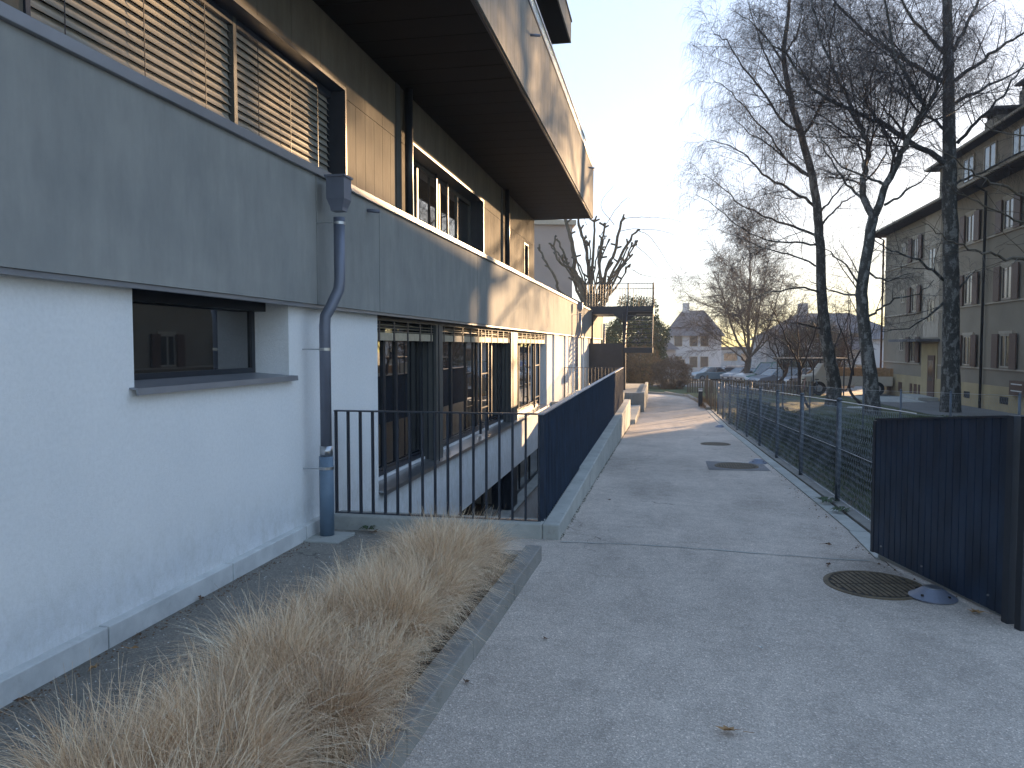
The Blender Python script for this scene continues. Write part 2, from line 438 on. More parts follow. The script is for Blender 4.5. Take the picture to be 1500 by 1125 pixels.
PY = [y for y in YS if -14 <= y <= 39.5]
sheet('asphalt_path', 'asphalt', [-3.0, -1.02, -.84, 0, 1.0, 1.71], sorted(set(PY + [5.0, 7.5, 10, 12, 14, 16, 20, 22.5, 29, 31, 32, 34, 35, 37, 38.5])), 0.0,
      lambda x, y: (x < -.84 and y > 6.5) or (y > 33 and x > 1.5), kind='structure')
# the path widens left and bends beyond the planter box
mb = MB()
pth = [(-.9, 36), (1.71, 33), (1.5, 36.5), (1.3, 39.5), (.2, 42.5), (-2, 44.3), (-6, 46), (-7, 42), (-3, 40), (-.9, 38.5)]
mb.quad(*[(x, y, g(y) + .004) for x, y in pth]).build('path_bend', 'asphalt', kind='structure')
sheet('forecourt', 'asphalt', [1.71, 3.5, 6, 9, 14], [-14, -10, -6, -3, 0, 3, 4.95], 0.0, kind='structure')
sheet('wall_strip', 'asphalt_dark', [-2.93, -2.35, -2.1], [-10, -6, -3, 0, 3, 5, 6.0, 6.48], 0.004, kind='structure')
sheet('yard_paving', 'lot', [9.4, 12.59], [14, 20, 26, 30, 36, 40, 48, 52], 0.0, kind='structure')
sheet('parking_lot', 'lot', [-12, 0, 4, 10, 16, 30, 60], [52, 56, 60, 70, 80, 90, 112], 0.0, lambda x, y: x < 4 and y < 60, kind='structure')
sheet('drive', 'lot', [9.0, 12, 20, 30], [44.5, 48, 52], 0.004, lambda x, y: x > 12 and y < 48, kind='structure')

# ------------------------------------------------------------------ main building
B = empty('apartment_building', 'long modern building with white plaster base, grey panel band and dark overhanging balcony', 'building', (-3, 5, 0))
def P(fn_obj):      # keep world coordinates when parented to the empty
    return fn_obj
Binv = Matrix.Translation((3, -5, 0))
class BP:           # builds building parts in world coordinates (the empty sits at an offset)
    pass
def fix(o, root=B):
    o.matrix_parent_inverse = root.matrix_basis.inverted(); return o
def bpart(name, mat, x0, y0, z0, x1, y1, z1, bevel=0, parent=None, **t):
    p_ = parent or B
    o = box(name, mat, x0, y0, z0, x1, y1, z1, p_, bevel, **t)
    if p_ is B: fix(o)
    return o
def bu(name, mat, x0, y0, z0, x1, y1, z1, parent=None, **t):
    p_ = parent or B
    o = ubox(name, mat, x0, y0, z0, x1, y1, z1, p_, **t)
    if p_ is B: fix(o)
    return o
XW = -3.0          # plaster face
ZB, ZT = 2.005, 3.10   # parapet band
WALL0, WALL1 = -9.0, 39.4
# plaster wall with openings (pieces butt end to end)
SW = (3.965, 5.862, 1.40)     # small window: y0, y1, sill
BW = (7.88, 20.45, 0.07)      # large window band
REC = 0.20
mb = MB()
T = -3.6
mb.box(T, WALL0, -.3, XW, SW[0], ZB)
mb.box(T, SW[0], -.3, XW, SW[1], SW[2])
mb.box(T, SW[1], -.3, XW, BW[0], ZB)
mb.build('plaster_wall', 'plaster', B); fix(bpy.data.objects['plaster_wall'])
mb = MB(); mb.box(T, BW[0], -.91, XW, BW[1], BW[2] - .03)
mb.box(T, BW[1], -.6, XW, WALL1, ZB); mb.box(T, 6.0, -3.0, XW - .004, BW[0], -.3)
mb.box(T, BW[1] + .002, -3.0, XW, 24, -.602)
fix(mb.build('plaster_wall', 'plaster', B, label='white spandrel and far end wall'))
# shallow vertical pilasters on the far wall
for y0, y1 in ((21.6, 22.6), (24.2, 24.9), (26.6, 27.8), (30.2, 31.4)):
    bu('pilaster', 'plaster', XW, y0, -.6, XW + .05, y1, ZB - .004)
# base kerb, in stones
for a, b_ in ((WALL0, -6.2), (-6.2, -4), (-4, -2), (-2, 0.0), (0, 1.8), (1.8, 3.62), (3.62, 4.86), (4.86, 6.0), (6.0, 6.44)):
    bpart('kerb_stone', 'concrete_pale', XW, a + .006, -.1, -2.93, b_ - .006, 0.125, bevel=.006)
# parapet panels
XP = -2.9
seams = [-9, -5.3, -1.6, 2.3, 6.2, 7.7, 12.1, 16.6, 21.0, 24.6, 26.4, 30.3, 33.6, 39.4]
for i in range(len(seams) - 1):
    a, b_ = seams[i] + .006, seams[i + 1] - .006
    bpart('parapet_panel', 'panel', XP - .03, a, ZB, XP, b_, ZT)
bpart('parapet_backing', 'black', T, WALL0, ZB + .02, XP - .034, WALL1, ZT - .01)
bpart('drip_edge', 'zinc', XP - .05, WALL0, ZB - .03, XP - .012, WALL1, ZB - .002)
mb = MB(); mb.prism([(XP + .035, ZT - .0), (XP + .04, ZT + .065), (XP - .16, ZT + .075), (XP - .16, ZT + .01)], 'y', WALL0, WALL1)
fix(mb.build('coping', 'zinc', B, bevel=.004))
# roof slab behind the parapet, upper storey core
bpart('roof_slab', 'concrete_dark', -12, WALL0, 2.9, T - .002, WALL1, 3.06)
bpart('end_wall', 'plaster', -12, WALL1 - .3, -3, T - .002, WALL1 - .002, 2.9)
XU = -3.05
ZS = 4.70
YE = 18.65
W1 = (at_x(35, 25, XU)[1], 7.2, 4.16)
W2 = (9.24, 13.16, 4.17)
W3 = (17.2, 17.75, 3.98)
bpart('core_wall', 'black', -11.5, WALL0, 3.07, XU - .42, YE - .35, 6.6)
# backing wall pieces with the window openings
mb = MB()
Q = XU - .02
def wallseg(a, b_, z0=3.07, z1=4.70): mb.box(XU - .4, a, z0, Q, b_, z1)
wallseg(WALL0, W1[0]); wallseg(W1[0], W1[1], W1[2] + .0); wallseg(W1[1], W2[0]); wallseg(W2[0], W2[1], W2[2]); wallseg(W2[1], W3[0]); wallseg(W3[0], W3[1], W3[2]); wallseg(W3[1], YE - .02)
fix(mb.build('cladding_backing', 'black', B))
# boards
def boards(a, b_, z0, z1, w):
    n = max(1, round((b_ - a) / w)); s = (b_ - a) / n
    for i in range(n):
        bu('cladding_board', 'cladding', XU - .02, a + i * s + .003, z0, XU, a + (i + 1) * s - .003, z1)
ZH = 4.065
boards(WALL0, W1[0], 3.10, ZH - .003, 1.2)
boards(W1[1], W2[0], 3.10, ZH - .003, .25); boards(W2[1], W3[0], 3.10, ZH - .003, .29)
bu('cladding_board', 'cladding', XU - .02, W3[0] + .002, W3[2], XU, W3[1] - .002, ZH - .003); boards(W3[1], YE, 3.10, ZH - .003, .3)
boards(WALL0, W1[0], ZH + .003, ZS, 1.2)
boards(W1[0], W1[1], W1[2], ZS, .55); boards(W1[1], W2[0], ZH + .003, ZS, .55); boards(W2[0], W2[1], W2[2], ZS, .55); boards(W2[1], YE, ZH + .003, ZS, .55)
boards_end = bpart('end_cladding', 'cladding', -11, YE - .02, 3.10, XU - .021, YE, ZS)
# reveals of the upper windows
def reveal(w, z0=3.10, d=.4, mat='anthracite'):
    bu('window_reveal', mat, XU - d, w[0] - .0, z0, XU + .012, w[0] + .03, w[2])
    bu('window_reveal', mat, XU - d, w[1] - .03, z0, XU + .012, w[1], w[2])
    bu('window_reveal', mat, XU - d, w[0] + .03, w[2] - .03, XU + .012, w[1] - .03, w[2])
reveal(W1); reveal(W2); reveal(W3)
def window(y0, y1, z0, z1, x, muls=(), pane_mat='glass', fr=.06, thick=.05, frame_mat='frame', parent=None):
    """a glazed unit facing +x, lying at plane x: window > frame, pane"""
    mb = MB()
    mb.box(x - thick, y0, z0, x, y1, z0 + fr).box(x - thick, y0, z1 - fr, x, y1, z1)
    mb.box(x - thick, y0, z0 + fr, x, y0 + fr, z1 - fr).box(x - thick, y1 - fr, z0 + fr, x, y1, z1 - fr)
    for mm in muls: mb.box(x - thick, mm - fr * .55, z0 + fr, x + .002, mm + fr * .55, z1 - fr)
    p_ = parent or B
    w = mb.build('window', frame_mat, p_)
    if p_ is B: fix(w)
    edges = [y0 + fr] + sorted(muls) + [y1 - fr]
    for i in range(len(edges) - 1):
        a = edges[i] + (fr * .55 if i else 0); c = edges[i + 1] - (fr * .55 if i < len(edges) - 2 else 0)
        ubox('pane', pane_mat, x - thick * .6, a, z0 + fr, x - thick * .4, c, z1 - fr, w)
    return w
window(W1[0] + .03, W1[1] - .03, 3.10, W1[2] - .03, XU - .34, (4.6, 5.4, 6.3))
window(W2[0] + .03, W2[1] - .03, 3.10, W2[2] - .03, XU - .22, (10.15, 11.2, 12.25), pane_mat='glass', frame_mat='pier')
window(W3[0] + .03, W3[1] - .03, 3.10, W3[2] - .03, XU - .22)
bu('mullion_rail', 'anthracite', XU - .2, 10.9, 3.10, XU - .17, 10.94, W2[2] - .03)
bu('mullion_rail', 'pier', XU - .2, 11.5, 3.10, XU - .17, 11.54, W2[2] - .03)
# blinds of the near upper window
sl = MB()
for i in range(5):
    t0, t1 = i / 5, (i + 1) / 5
pr = []
for i in range(6):
    t = i / 5 - .5; pr.append((t * .074, -.010 * (1 - (2 * t) ** 2)))
def rot2(p, a): return (p[0] * math.cos(a) - p[1] * math.sin(a), p[0] * math.sin(a) + p[1] * math.cos(a))
top = [rot2(p, R(-66)) for p in pr]; bot = [rot2((p[0], p[1] - .0022), R(-66)) for p in pr]
sl.prism(top + bot[::-1], 'y', -.5, .5)
slat_me = sl.mesh('slat', 'slat')
BX = XU - .16
for (ya, yb) in ((W1[0] + .045, 5.40), (5.455, W1[1] - .045)):
    bl = box('blind', 'anthracite', BX - .03, ya, W1[2] - .10, BX + .03, yb, W1[2] - .035, B); fix(bl)
    z = W1[2] - .125; k = 0
    while z > 3.13:
        inst('slat', slat_me, (BX, (ya + yb) / 2, z), bl, scale=(1, yb - ya - .01, 1), rot=(R(random.uniform(-.08, .08)), 0, 0)); z -= .0605
    for t in (.18, .5, .82):
        y = ya + (yb - ya) * t
        ubox('blind_cord', 'anthracite', BX + .030, y - .003, 3.12, BX + .034, y + .003, W1[2] - .1, bl)
bu('guide_rail', 'pier', BX - .03, 5.405, 3.11, BX + .03, 5.45, W1[2] - .03)
# dark downpipes on the cladding
for y in (8.91, 14.92):
    mb = MB(); mb.tube([(XU + .075, y, 3.05), (XU + .075, y, ZS - .005)], .05, 14)
    fix(mb.build('upper_downpipe', 'frame', B, sm=True))
    bu('lit_strip', 'pier', XU + .001, y - .26, 3.10, XU + .012, y - .12, ZS - .004)  # added strip standing in for the lit band beside the pipe
# balcony
XBAL = -1.62
ZF = 5.83
nb = 62; s0, s1 = -8.0, YE
for i in range(nb):
    a = s0 + (s1 - s0) * i / nb; c = s0 + (s1 - s0) * (i + 1) / nb
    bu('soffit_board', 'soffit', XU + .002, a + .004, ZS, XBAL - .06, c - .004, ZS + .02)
bpart('balcony_slab', 'black', XU - .4, s0, ZS + .022, XBAL - .06, s1 - .03, ZS + .3)
bpart('fascia_edge', 'frame', XBAL - .055, s0, ZS - .012, XBAL - .026, s1, ZS + .3)
fs = [-8, -5.6, -2.7, .1, 2.9, 5.72, 8.55, 11.4, 14.2, 16.6, YE]
for i in range(len(fs) - 1):
    bpart('fascia_panel', 'fascia', XBAL - .024, fs[i] + .004, ZS, XBAL, fs[i + 1] - .004, ZF)
bpart('fascia_end_panel', 'fascia', XU, YE + .001, ZS, XBAL, YE + .024, ZF)
bpart('fascia_cap', 'frame', XBAL - .1, s0, ZF + .001, XBAL + .012, YE + .03, ZF + .03)
for i in range(9):
    a = s0 + (YE - s0) * i / 9; c = s0 + (YE - s0) * (i + 1) / 9
    bu('glass_panel', 'frost', XBAL - .045, a + .01, ZF + .031, XBAL - .03, c - .01, ZF + .27)
bpart('glass_rail', 'steel', XBAL - .06, s0, ZF + .271, XBAL - .015, YE, ZF + .30)
def spout(x, y, z, parent=B):
    mb = MB(); mb.tube([(x - .03, y, z + .01), (x + .13, y, z - .01)], .018, 8)
    o = mb.build('overflow_spout', 'pipe', parent, sm=True); fix(o); return o
spout(XBAL, at_x(777, 52, XBAL)[1], at_x(777, 52, XBAL)[2]); spout(XBAL, at_x(863, 246, XBAL)[1], at_x(863, 246, XBAL)[2])
spout(XP, at_x(538, 309, XP)[1], at_x(538, 309, XP)[2])
# storey above: recessed wall and its projecting box
bpart('upper_wall', 'cladding', -11, s0, 6.6, -3.6, 14.4, 8.9)
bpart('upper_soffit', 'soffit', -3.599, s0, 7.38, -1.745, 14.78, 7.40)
bpart('upper_fascia', 'fascia', -1.744, s0, 7.37, -1.72, 14.8, 7.76)
bpart('upper_fascia', 'fascia', -3.599, 14.781, 7.37, -1.745, 14.8, 7.76)
bpart('upper_fascia_cap', 'frame', -1.78, s0, 7.761, -1.70, 14.82, 7.79)
bpart('upper_slab', 'black', -3.599, s0, 7.402, -1.746, 14.78, 7.75)
spout(-1.72, 13.2, 7.66)
# small window
xg = XW - .30
w = window(SW[0], 5.862 - .0, SW[2] + .02, ZB - .001, xg, (), fr=.05)
mb = MB(); mb.prism([(xg, SW[2] + .03), (XW + .055, SW[2] + .005), (XW + .06, SW[2] - .035), (XW + .05, SW[2] - .035), (XW + .045, SW[2] - .003), (xg, SW[2] + .02)], 'y', SW[0] - .045, SW[1] + .045)
o = mb.build('sill', 'zinc', w)
ubox('roller_box', 'frame', xg, SW[0], ZB - .075, XW - .2, SW[1] - .0, ZB - .002, w)
bpart('room_wall', 'interior', -4.9, SW[0] - .2, .9, -4.8, SW[1] + 3, 2.0)
bpart('curtain', 'offwhite', xg - .25, 5.3, SW[2], xg - .23, 5.82, ZB - .05)
# large window band
XG = XW - REC
bays = [(BW[0], 10.13), (10.46, 15.50), (16.20, BW[1])]
bpart('band_head', 'frame', XG - .25, BW[0], 1.93, XW - .03, BW[1], ZB - .002)
for (a, c) in ((10.13, 10.46), (15.50, 16.20)):
    o = bpart('window_pier', 'pier', XG - .1, a + .004, BW[2], XW - .012, c, 1.928)
    for k in range(3):
        ubox('pier_fin', 'frame', XG + .06 + k * .08, a - .012, BW[2], XG + .075 + k * .08, a + .003, 1.927, o)
muls_ = [(8.62, 9.05), (11.6, 13.3, 14.5), (17.4, 18.7, 19.5)]
for (a, c), mu_ in zip(bays, muls_):
    w = window(a + .01, c - .01, BW[2] + .05, 1.925, XG, mu_, fr=.07)
    ubox('sill_rail', 'white_metal', XG + .002, a + .02, BW[2] + .025, XG + .03, c - .02, BW[2] + .06, w)
    # raised blinds
    bl = box('raised_blind', 'blind_pack', XG + .09, a + .06, 1.71, XG + .16, c - .06, 1.80, w)
    for k in range(3): ubox('bundle_slat', 'blind_pack', XG + .075, a + .05, 1.812 + k * .035, XG + .165, c - .05, 1.816 + k * .035, w)
    n = int((c - a) / .55)
    for k in range(n + 1):
        y = a + .15 + k * (c - a - .3) / max(1, n)
        ubox('blind_tape', 'frame', XG + .161, y - .022, 1.70, XG + .168, y + .022, 1.925, w)
    ubox('lower_bar', 'frame', XG + .003, a + .02, BW[2] + .14, XG + .02, c - .02, BW[2] + .16, w)
for y in (13.05, 13.6, 18.9, 19.6):
    bu('guard_bar', 'frame', XG + .10, y - .02, BW[2] + .04, XG + .14, y + .02, 1.93)
for y0, y1, zz in ((13.07, 13.58, .55), (13.07, 13.58, 1.15), (18.92, 19.58, 1.15), (18.92, 19.58, .35)):
    bu('guard_rung', 'frame', XG + .11, y0, zz, XG + .13, y1, zz + .02)
mb = MB(); mb.prism([(XG + .03, BW[2] + .02), (XW + .07, BW[2] - .005), (XW + .075, BW[2] - .05), (XW + .065, BW[2] - .05), (XW + .06, BW[2] - .02), (XG + .03, BW[2] + .005)], 'y', BW[0] + .002, BW[1] - .002)
fix(mb.build('sill', 'steel', B, label='long bright metal sill under the window band'))
bpart('room_floor', 'interior', -7, BW[0], -.1, XG - .06, BW[1], 0.02)
# basement windows under the spandrel
for (a, c) in ((7.95, 10.13), (10.46, 15.5), (16.2, 20.4)):
    w = window(a, c, -1.75, -.92, XG, [a + (c - a) * t for t in (.33, .66)], fr=.06)
for (a, c) in ((10.13, 10.46), (15.5, 16.2)):
    bpart('basement_pier', 'frame', XG - .1, a + .004, -1.76, XW - .012, c, -.912)
bpart('basement_sill', 'concrete', XG - .05, BW[0], -1.80, XW + .06, BW[1], -1.755)
bpart('basement_wall', 'plaster', T, BW[0], -3.0, XW, BW[1], -1.802)
bpart('basement_backing', 'black', T - .4, BW[0], -1.80, T - .3, BW[1], 2.0)

# downpipes
def downpipe(y, xo, full=True, zg=0.0, s=1.0):
    yb = y
    mb = MB()
    pts = [(xo, yb, ZT - .35), (xo, yb, 2.22), (xo - .006, yb - .012, 2.13), (xo - .06, yb - .06, 1.98), (xo - .095, yb - .09, 1.90), (xo - .10, yb - .095, 1.82), (xo - .10, yb - .095, .78 + zg)]
    mb.tube(pts, .048 * s, 20)
    o = mb.build('downpipe', 'pipe', B, sm=True); fix(o)
    h = MB()
    a = .080 * s
    n = len(h.v)
    for (w_, z) in ((.052, ZT - .30), (.056, ZT - .27), (a, ZT - .20), (a, ZT - .02)):
        h.v += [(xo - w_, yb - w_, z), (xo + w_, yb - w_, z), (xo + w_, yb + w_, z), (xo - w_, yb + w_, z)]
    for i in range(3):
        for k in range(4): h.f.append((n + i * 4 + k, n + i * 4 + (k + 1) % 4, n + i * 4 + 4 + (k + 1) % 4, n + i * 4 + 4 + k))
    h.f.append((n, n + 3, n + 2, n + 1)); h.f.append((n + 12, n + 13, n + 14, n + 15))
    h.box(xo - a - .012, yb - a - .012, ZT - .02, xo + a + .012, yb + a + .012, ZT - .002)
    h.build('hopper_head', 'pipe', o)
    xl, yl = xo - .10, yb - .095
    h = MB(); h.tube([(xl, yl, .79 + zg), (xl, yl, .70 + zg)], .055, 20); h.build('joint_collar', 'steel', o, sm=True)
    h = MB(); h.tube([(xl, yl, .70 + zg), (xl, yl, zg + .01)], .062 * s, 22); h.build('standpipe', 'pipe_low', o, sm=True)
    for (zx, xx, yy, rr) in ((2.70, xo, yb, .051), (1.62, xl, yl, .051), (.60 + zg, xl, yl, .065)):
        h = MB(); h.tube([(xx, yy, zx - .012), (xx, yy, zx + .012)], rr, 20)
        h.tube([(xx, yy - rr, zx), (XW - .02, yy - rr - .01, zx)], .005, 6)
        h.build('pipe_clamp', 'steel', o, sm=False)
    return o
downpipe(6.26, -2.72)
downpipe(26.0, -2.68, zg=.15)
box('drain_slab', 'concrete', -2.99 + .06, 5.93, -.02, -2.62, 6.30, .016, label='pale square concrete slab at the foot of the near downpipe', cat='paving slab', bevel=.004)

# far parapet downpipe beyond the stair
mb = MB(); mb.tube([(-2.78, 38.6, 2.75), (-2.78, 38.6, -.8)], .05, 12); fix(mb.build('downpipe', 'pipe', B, sm=True))

# ------------------------------------------------------------------ light well, curbs, railings
well = MB()
zb_ = -2.85
well.quad((WX0, WY0, zb_), (WX1, WY0, zb_), (WX1, WY1, zb_), (WX0, WY1, zb_))
well.build('well_floor', 'soil', kind='structure')
C_ = empty('light_well_curb', 'low concrete curb around the sunken light well, carrying the dark railing', 'curb', (-1, 6.5, 0))
def cpart(name, mat, *a, bevel=0):
    o = box(name, mat, *a, C_, bevel); o.matrix_parent_inverse = C_.matrix_basis.inverted(); return o
cpart('curb_wall', 'concrete', -2.93, 6.49, -3, -.99, 6.715, .115, bevel=.012)
cys = [6.49, 9.6, 13.0, 16.4, 19.6, 22.3]
for i in range(5):
    a = cys[i] + (0 if i == 0 else .005)
    cpart('curb_wall', 'concrete', -1.02 if i else -.988, a, -3, -.84, cys[i + 1] - .005, .115, bevel=.012)
cpart('curb_wall', 'concrete', -1.06, 6.72, -3, -1.022, 21.2, .105)
cpart('curb_wall', 'concrete', -2.99, 21.2, -3, -1.022, 21.4, .09)

def railing_bar(w, d, h, mat):
    return MB().box(-w / 2, -d / 2, 0, w / 2, d / 2, h).mesh('bar', mat)
# front railing, bars seen flat-on
RF = empty('railing', 'short dark railing of thin upright bars across the front of the light well', 'railing', (-2.92, 6.60, .10))
bar = railing_bar(.014, .045, .95, 'anthracite')
n = 16
for i in range(n + 1):
    inst('bar', bar, (i * 1.885 / n, 0, 0), RF)
ubox('top_rail', 'anthracite', -.01, -.028, .95, 1.905, .028, .962, RF)
ubox('bottom_rail', 'anthracite', -.01, -.02, .012, 1.905, .02, .022, RF)
RS = empty('railing', 'long dark blue railing of close upright slats running beside the path', 'railing', (-1.02, 6.60, .10))
bar = railing_bar(.055, .009, .95, 'rail_blue')
L_ = 14.55; n = 146
for i in range(n + 1):
    inst('bar', bar, (0, i * L_ / n + .02, 0), RS)
ubox('top_rail', 'zinc', -.03, -.03, .95, .03, L_ + .05, .962, RS)
# far terrace and its railing
box('terrace', 'concrete', -2.98, 21.402, -1.0, -1.25, 27.9, .03, label='concrete terrace beside the wall behind the long railing', cat='terrace')
box('entrance_step', 'concrete', -1.245, 22.32, -1.0, -.70, 27.9, -.47, label='low sunlit concrete step between the long curb and the planter box', cat='step', bevel=.01)
R2 = empty('railing', 'far dark railing of thin bars in front of the steel stair', 'railing', (-2.95, 24, .03))
bar2 = railing_bar(.012, .03, .93, 'anthracite')
for i in range(17): inst('bar', bar2, (i * 1.68 / 16, 0, 0), R2)
ubox('top_rail', 'anthracite', -.01, -.02, .93, 1.70, .02, .945, R2)
for k in range(2):
    ubox('post', 'anthracite', (-.02, 1.70)[k], -.02, 0, (.01, 1.73)[k], .02, .95, R2)
# planter box by the stair
PBX = empty('planter_box', 'low grey concrete planter box beside the path below the steel stair', 'planter', (-1.1, 28, -.7))
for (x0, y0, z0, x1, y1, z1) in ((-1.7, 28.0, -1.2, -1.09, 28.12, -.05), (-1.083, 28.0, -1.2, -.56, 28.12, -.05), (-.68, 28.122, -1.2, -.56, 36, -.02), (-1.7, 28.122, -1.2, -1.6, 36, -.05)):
    o = box('side_panel', 'concrete_dark' if y0 == 28.0 else 'concrete', x0, y0, z0, x1, y1, z1, PBX, .008); o.matrix_parent_inverse = PBX.matrix_basis.inverted()  # darker front, paler sides: shaded and lit faces put into the colour
o = box('cover_slab', 'concrete', -1.599, 28.122, -.2, -.681, 36, -.10, PBX); o.matrix_parent_inverse = PBX.matrix_basis.inverted()

# ------------------------------------------------------------------ steel stair
ST = empty('steel_stair', 'dark steel outdoor stair with a railed landing beyond the long parapet', 'staircase', (-1.7, 33, -.8))
def spart(name, mat, *a):
    o = ubox(name, mat, *a, ST); o.matrix_parent_inverse = ST.matrix_basis.inverted(); return o
spart('landing', 'frame', -3.15, 33.0, 3.0, -.30, 36.0, 3.32)
for x in np.linspace(-3.13, -.34, 25):
    spart('baluster', 'anthracite', x - .007, 33.02, 3.32, x + .007, 33.05, 4.26)
for y in np.linspace(33.2, 35.9, 16):
    spart('baluster', 'anthracite', -.33, y, 3.32, -.316, y + .02, 4.26)
for x in np.linspace(-3.13, -.34, 25):
    spart('baluster', 'anthracite', x - .006, 35.93, 3.32, x + .006, 35.95, 4.26)
for (a) in ((-3.15, 33.01, 4.26, -.30, 33.06, 4.285), (-.34, 33.06, 4.26, -.30, 36, 4.285), (-3.15, 35.92, 4.26, -.34, 35.96, 4.285)):
    spart('handrail', 'anthracite', *a)
for x in (-1.38, -.34): spart('post', 'frame', x - .03, 33.0, 3.325, x + .03, 33.06, 4.3)
spart('post', 'frame', -.36, 32.93, 1.4, -.30, 32.99, 4.3)
for (x, y) in ((-1.52, 32.9), (-2.9, 32.9)): spart('column', 'frame', x - .07, y, -.9, x + .07, y + .1, 3.0)
mb = MB(); mb.prism([(-1.45, 3.0), (-1.0, 3.0), (-1.45, 2.62)], 'y', 32.9, 32.96); mb.prism([(-1.6, 3.0), (-2.0, 3.0), (-1.6, 2.7)], 'y', 32.9, 32.96)
o = mb.build('bracket', 'frame', ST); o.matrix_parent_inverse = ST.matrix_basis.inverted()
for k in range(8):
    z = 3.10 - k * .19; y = 32.75 - k * .27
    spart('tread', 'frame', -1.38, y - .13, z - .02, -.36, y + .15, z + .015)
for x in (-1.41, -.35):
    mb = MB(); mb.prism([(32.95, 3.05), (32.95, 3.33), (30.6, 1.72), (30.6, 1.45)], 'x', x, x + .03)
    o = mb.build('stringer', 'frame', ST); o.matrix_parent_inverse = ST.matrix_basis.inverted()
spart('lower_landing', 'frame', -1.42, 29.7, 1.38, -.30, 30.85, 1.58)
spart('side_screen', 'anthracite', -3.0, 32.80, .05, -1.60, 32.84, 1.75)
spart('column', 'frame', -1.45, 30.7, -.8, -1.36, 30.8, 1.5)

# ------------------------------------------------------------------ kerb strip and fence on the right
ky = [6.35, 7.4, 8.4, 9.4, 10.4, 11.4, 12.4, 13.4, 14.4, 15.4, 16.4, 17.6, 18.8, 20, 21.2, 22.4, 23.6, 24.8, 26, 27.2, 28.6, 30]
K_ = empty('kerb', 'flat pale kerb stones edging the path along the mesh fence', 'kerb', (1.8, 6.3, 0))
for i in range(len(ky) - 1):
    a, c = ky[i] + .006, ky[i + 1] - .006
    x0a, x0b = (1.66 if a < 7 else 1.70), (1.70 if a < 7 else 1.70)
    if a > 7: x0a = x0b = 1.712
    for (xa, xb, dz, mt) in ((x0a, 1.86, .012, 'concrete'), (1.872, 2.02, .03, 'concrete_dark')):
        mb = MB(); xb_ = xb
        for y in (a, c):
            xl_ = xa if y == a else (xa if a > 7 else x0b if dz == .012 else xa)
            mb.v += [(xl_, y, g(y) - .1), (xb_, y, g(y) - .1), (xb_, y, g(y) + dz), (xl_, y, g(y) + dz)]
        mb.f += [(0, 1, 2, 3), (7, 6, 5, 4), (0, 4, 5, 1), (1, 5, 6, 2), (2, 6, 7, 3), (3, 7, 4, 0)]
        o = mb.build('kerb_stone', mt, K_, bevel=.004); o.matrix_parent_inverse = K_.matrix_basis.inverted()
# mesh fence
def hexnet(name, x_of, y0, y1, h0, h1, parent, cell=.06, r=.0015, mat='mesh_wire'):
    """hexagonal wire netting: three-sided wires, one joined stuff part"""
    L = y1 - y0; H = h1 - h0
    nx = int(L / cell); nz = int(H / (cell * 1.15)); A = []; Bv = []
    w = cell; hh = cell * 1.15
    for j in range(nz + 1):
        off = .5 * w if j % 2 else 0
        for i in range(nx):
            x = i * w + off; z = j * hh
            a = (x, z); b1 = (x, z + hh * .45); c1 = (x + w / 2, z + hh); c0 = (x - w / 2, z + hh)
            A += [a, b1, b1]; Bv += [b1, c1, c0]
    A = np.array(A); Bv = np.array(Bv)
    ok = (A[:, 0] >= 0) & (Bv[:, 0] >= 0) & (A[:, 0] <= L) & (Bv[:, 0] <= L) & (Bv[:, 1] <= H)
    A, Bv = A[ok], Bv[ok]
    sag = lambda t: .008 * np.sin(t * 3.1) + .006 * np.sin(t * 7.7)
    def to3(Pn):
        y = y0 + Pn[:, 0]; gz = np.interp(y, [q for q, _ in GY], [q for _, q in GY])
        return np.stack([x_of(y) + sag(Pn[:, 0] + Pn[:, 1] * 2), y, gz + h0 + Pn[:, 1]], 1)
    P0, P1 = to3(A), to3(Bv)
    d = P1 - P0; d /= np.linalg.norm(d, axis=1)[:, None]
    n1 = np.cross(d, [1, 0, 0]); n1 /= np.linalg.norm(n1, axis=1)[:, None]; n2 = np.cross(d, n1)
    V = []
    for k in range(3):
        w_ = 2 * math.pi * k / 3; o_ = (n1 * math.cos(w_) + n2 * math.sin(w_)) * r
        V.append(P0 + o_); V.append(P1 + o_)
    V = np.stack(V, 1).reshape(-1, 3)
    m0 = (np.arange(len(P0)) * 6)[:, None]
    Fc = np.concatenate([m0 + np.array([0, 2, 3, 1]), m0 + np.array([2, 4, 5, 3]), m0 + np.array([4, 0, 1, 5])], 0)
    return np_mesh(name, V, Fc, mat, parent, kind='stuff')
def np_mesh(name, V, Fc, mat, parent=None, sm=False, attr=None, **t):
    me = bpy.data.meshes.new(name)
    k = Fc.shape[1]
    me.vertices.add(len(V)); me.vertices.foreach_set('co', V.astype(np.float32).ravel())
    me.loops.add(Fc.size); me.loops.foreach_set('vertex_index', Fc.astype(np.int32).ravel())
    me.polygons.add(len(Fc)); me.polygons.foreach_set('loop_start', np.arange(0, Fc.size, k, dtype=np.int32))
    if sm: me.polygons.foreach_set('use_smooth', np.ones(len(Fc), dtype=bool))
    me.update(calc_edges=True)
    if attr is not None:
        a = me.attributes.new('tint', 'FLOAT', 'POINT'); a.data.foreach_set('value', attr.astype(np.float32))
    me.materials.append(M[mat])
    o = bpy.data.objects.new(name, me); link(o, parent)
    if parent is not None: o.matrix_parent_inverse = parent.matrix_basis.inverted()
    return tag(o, **t)
XF = 1.94
FE = empty('mesh_fence', 'waist-high blue-grey wire netting fence on steel posts along the right side of the path', 'fence', (XF, 6.4, 0))
posts = [9.0 + 2.27 * i for i in range(9)]
pm = MB(); pm.tube([(0, 0, -.05), (0, 0, 1.12)], .028, 12); pm.lathe([(.032, 1.12), (.032, 1.135), (.012, 1.15)], sides=12)
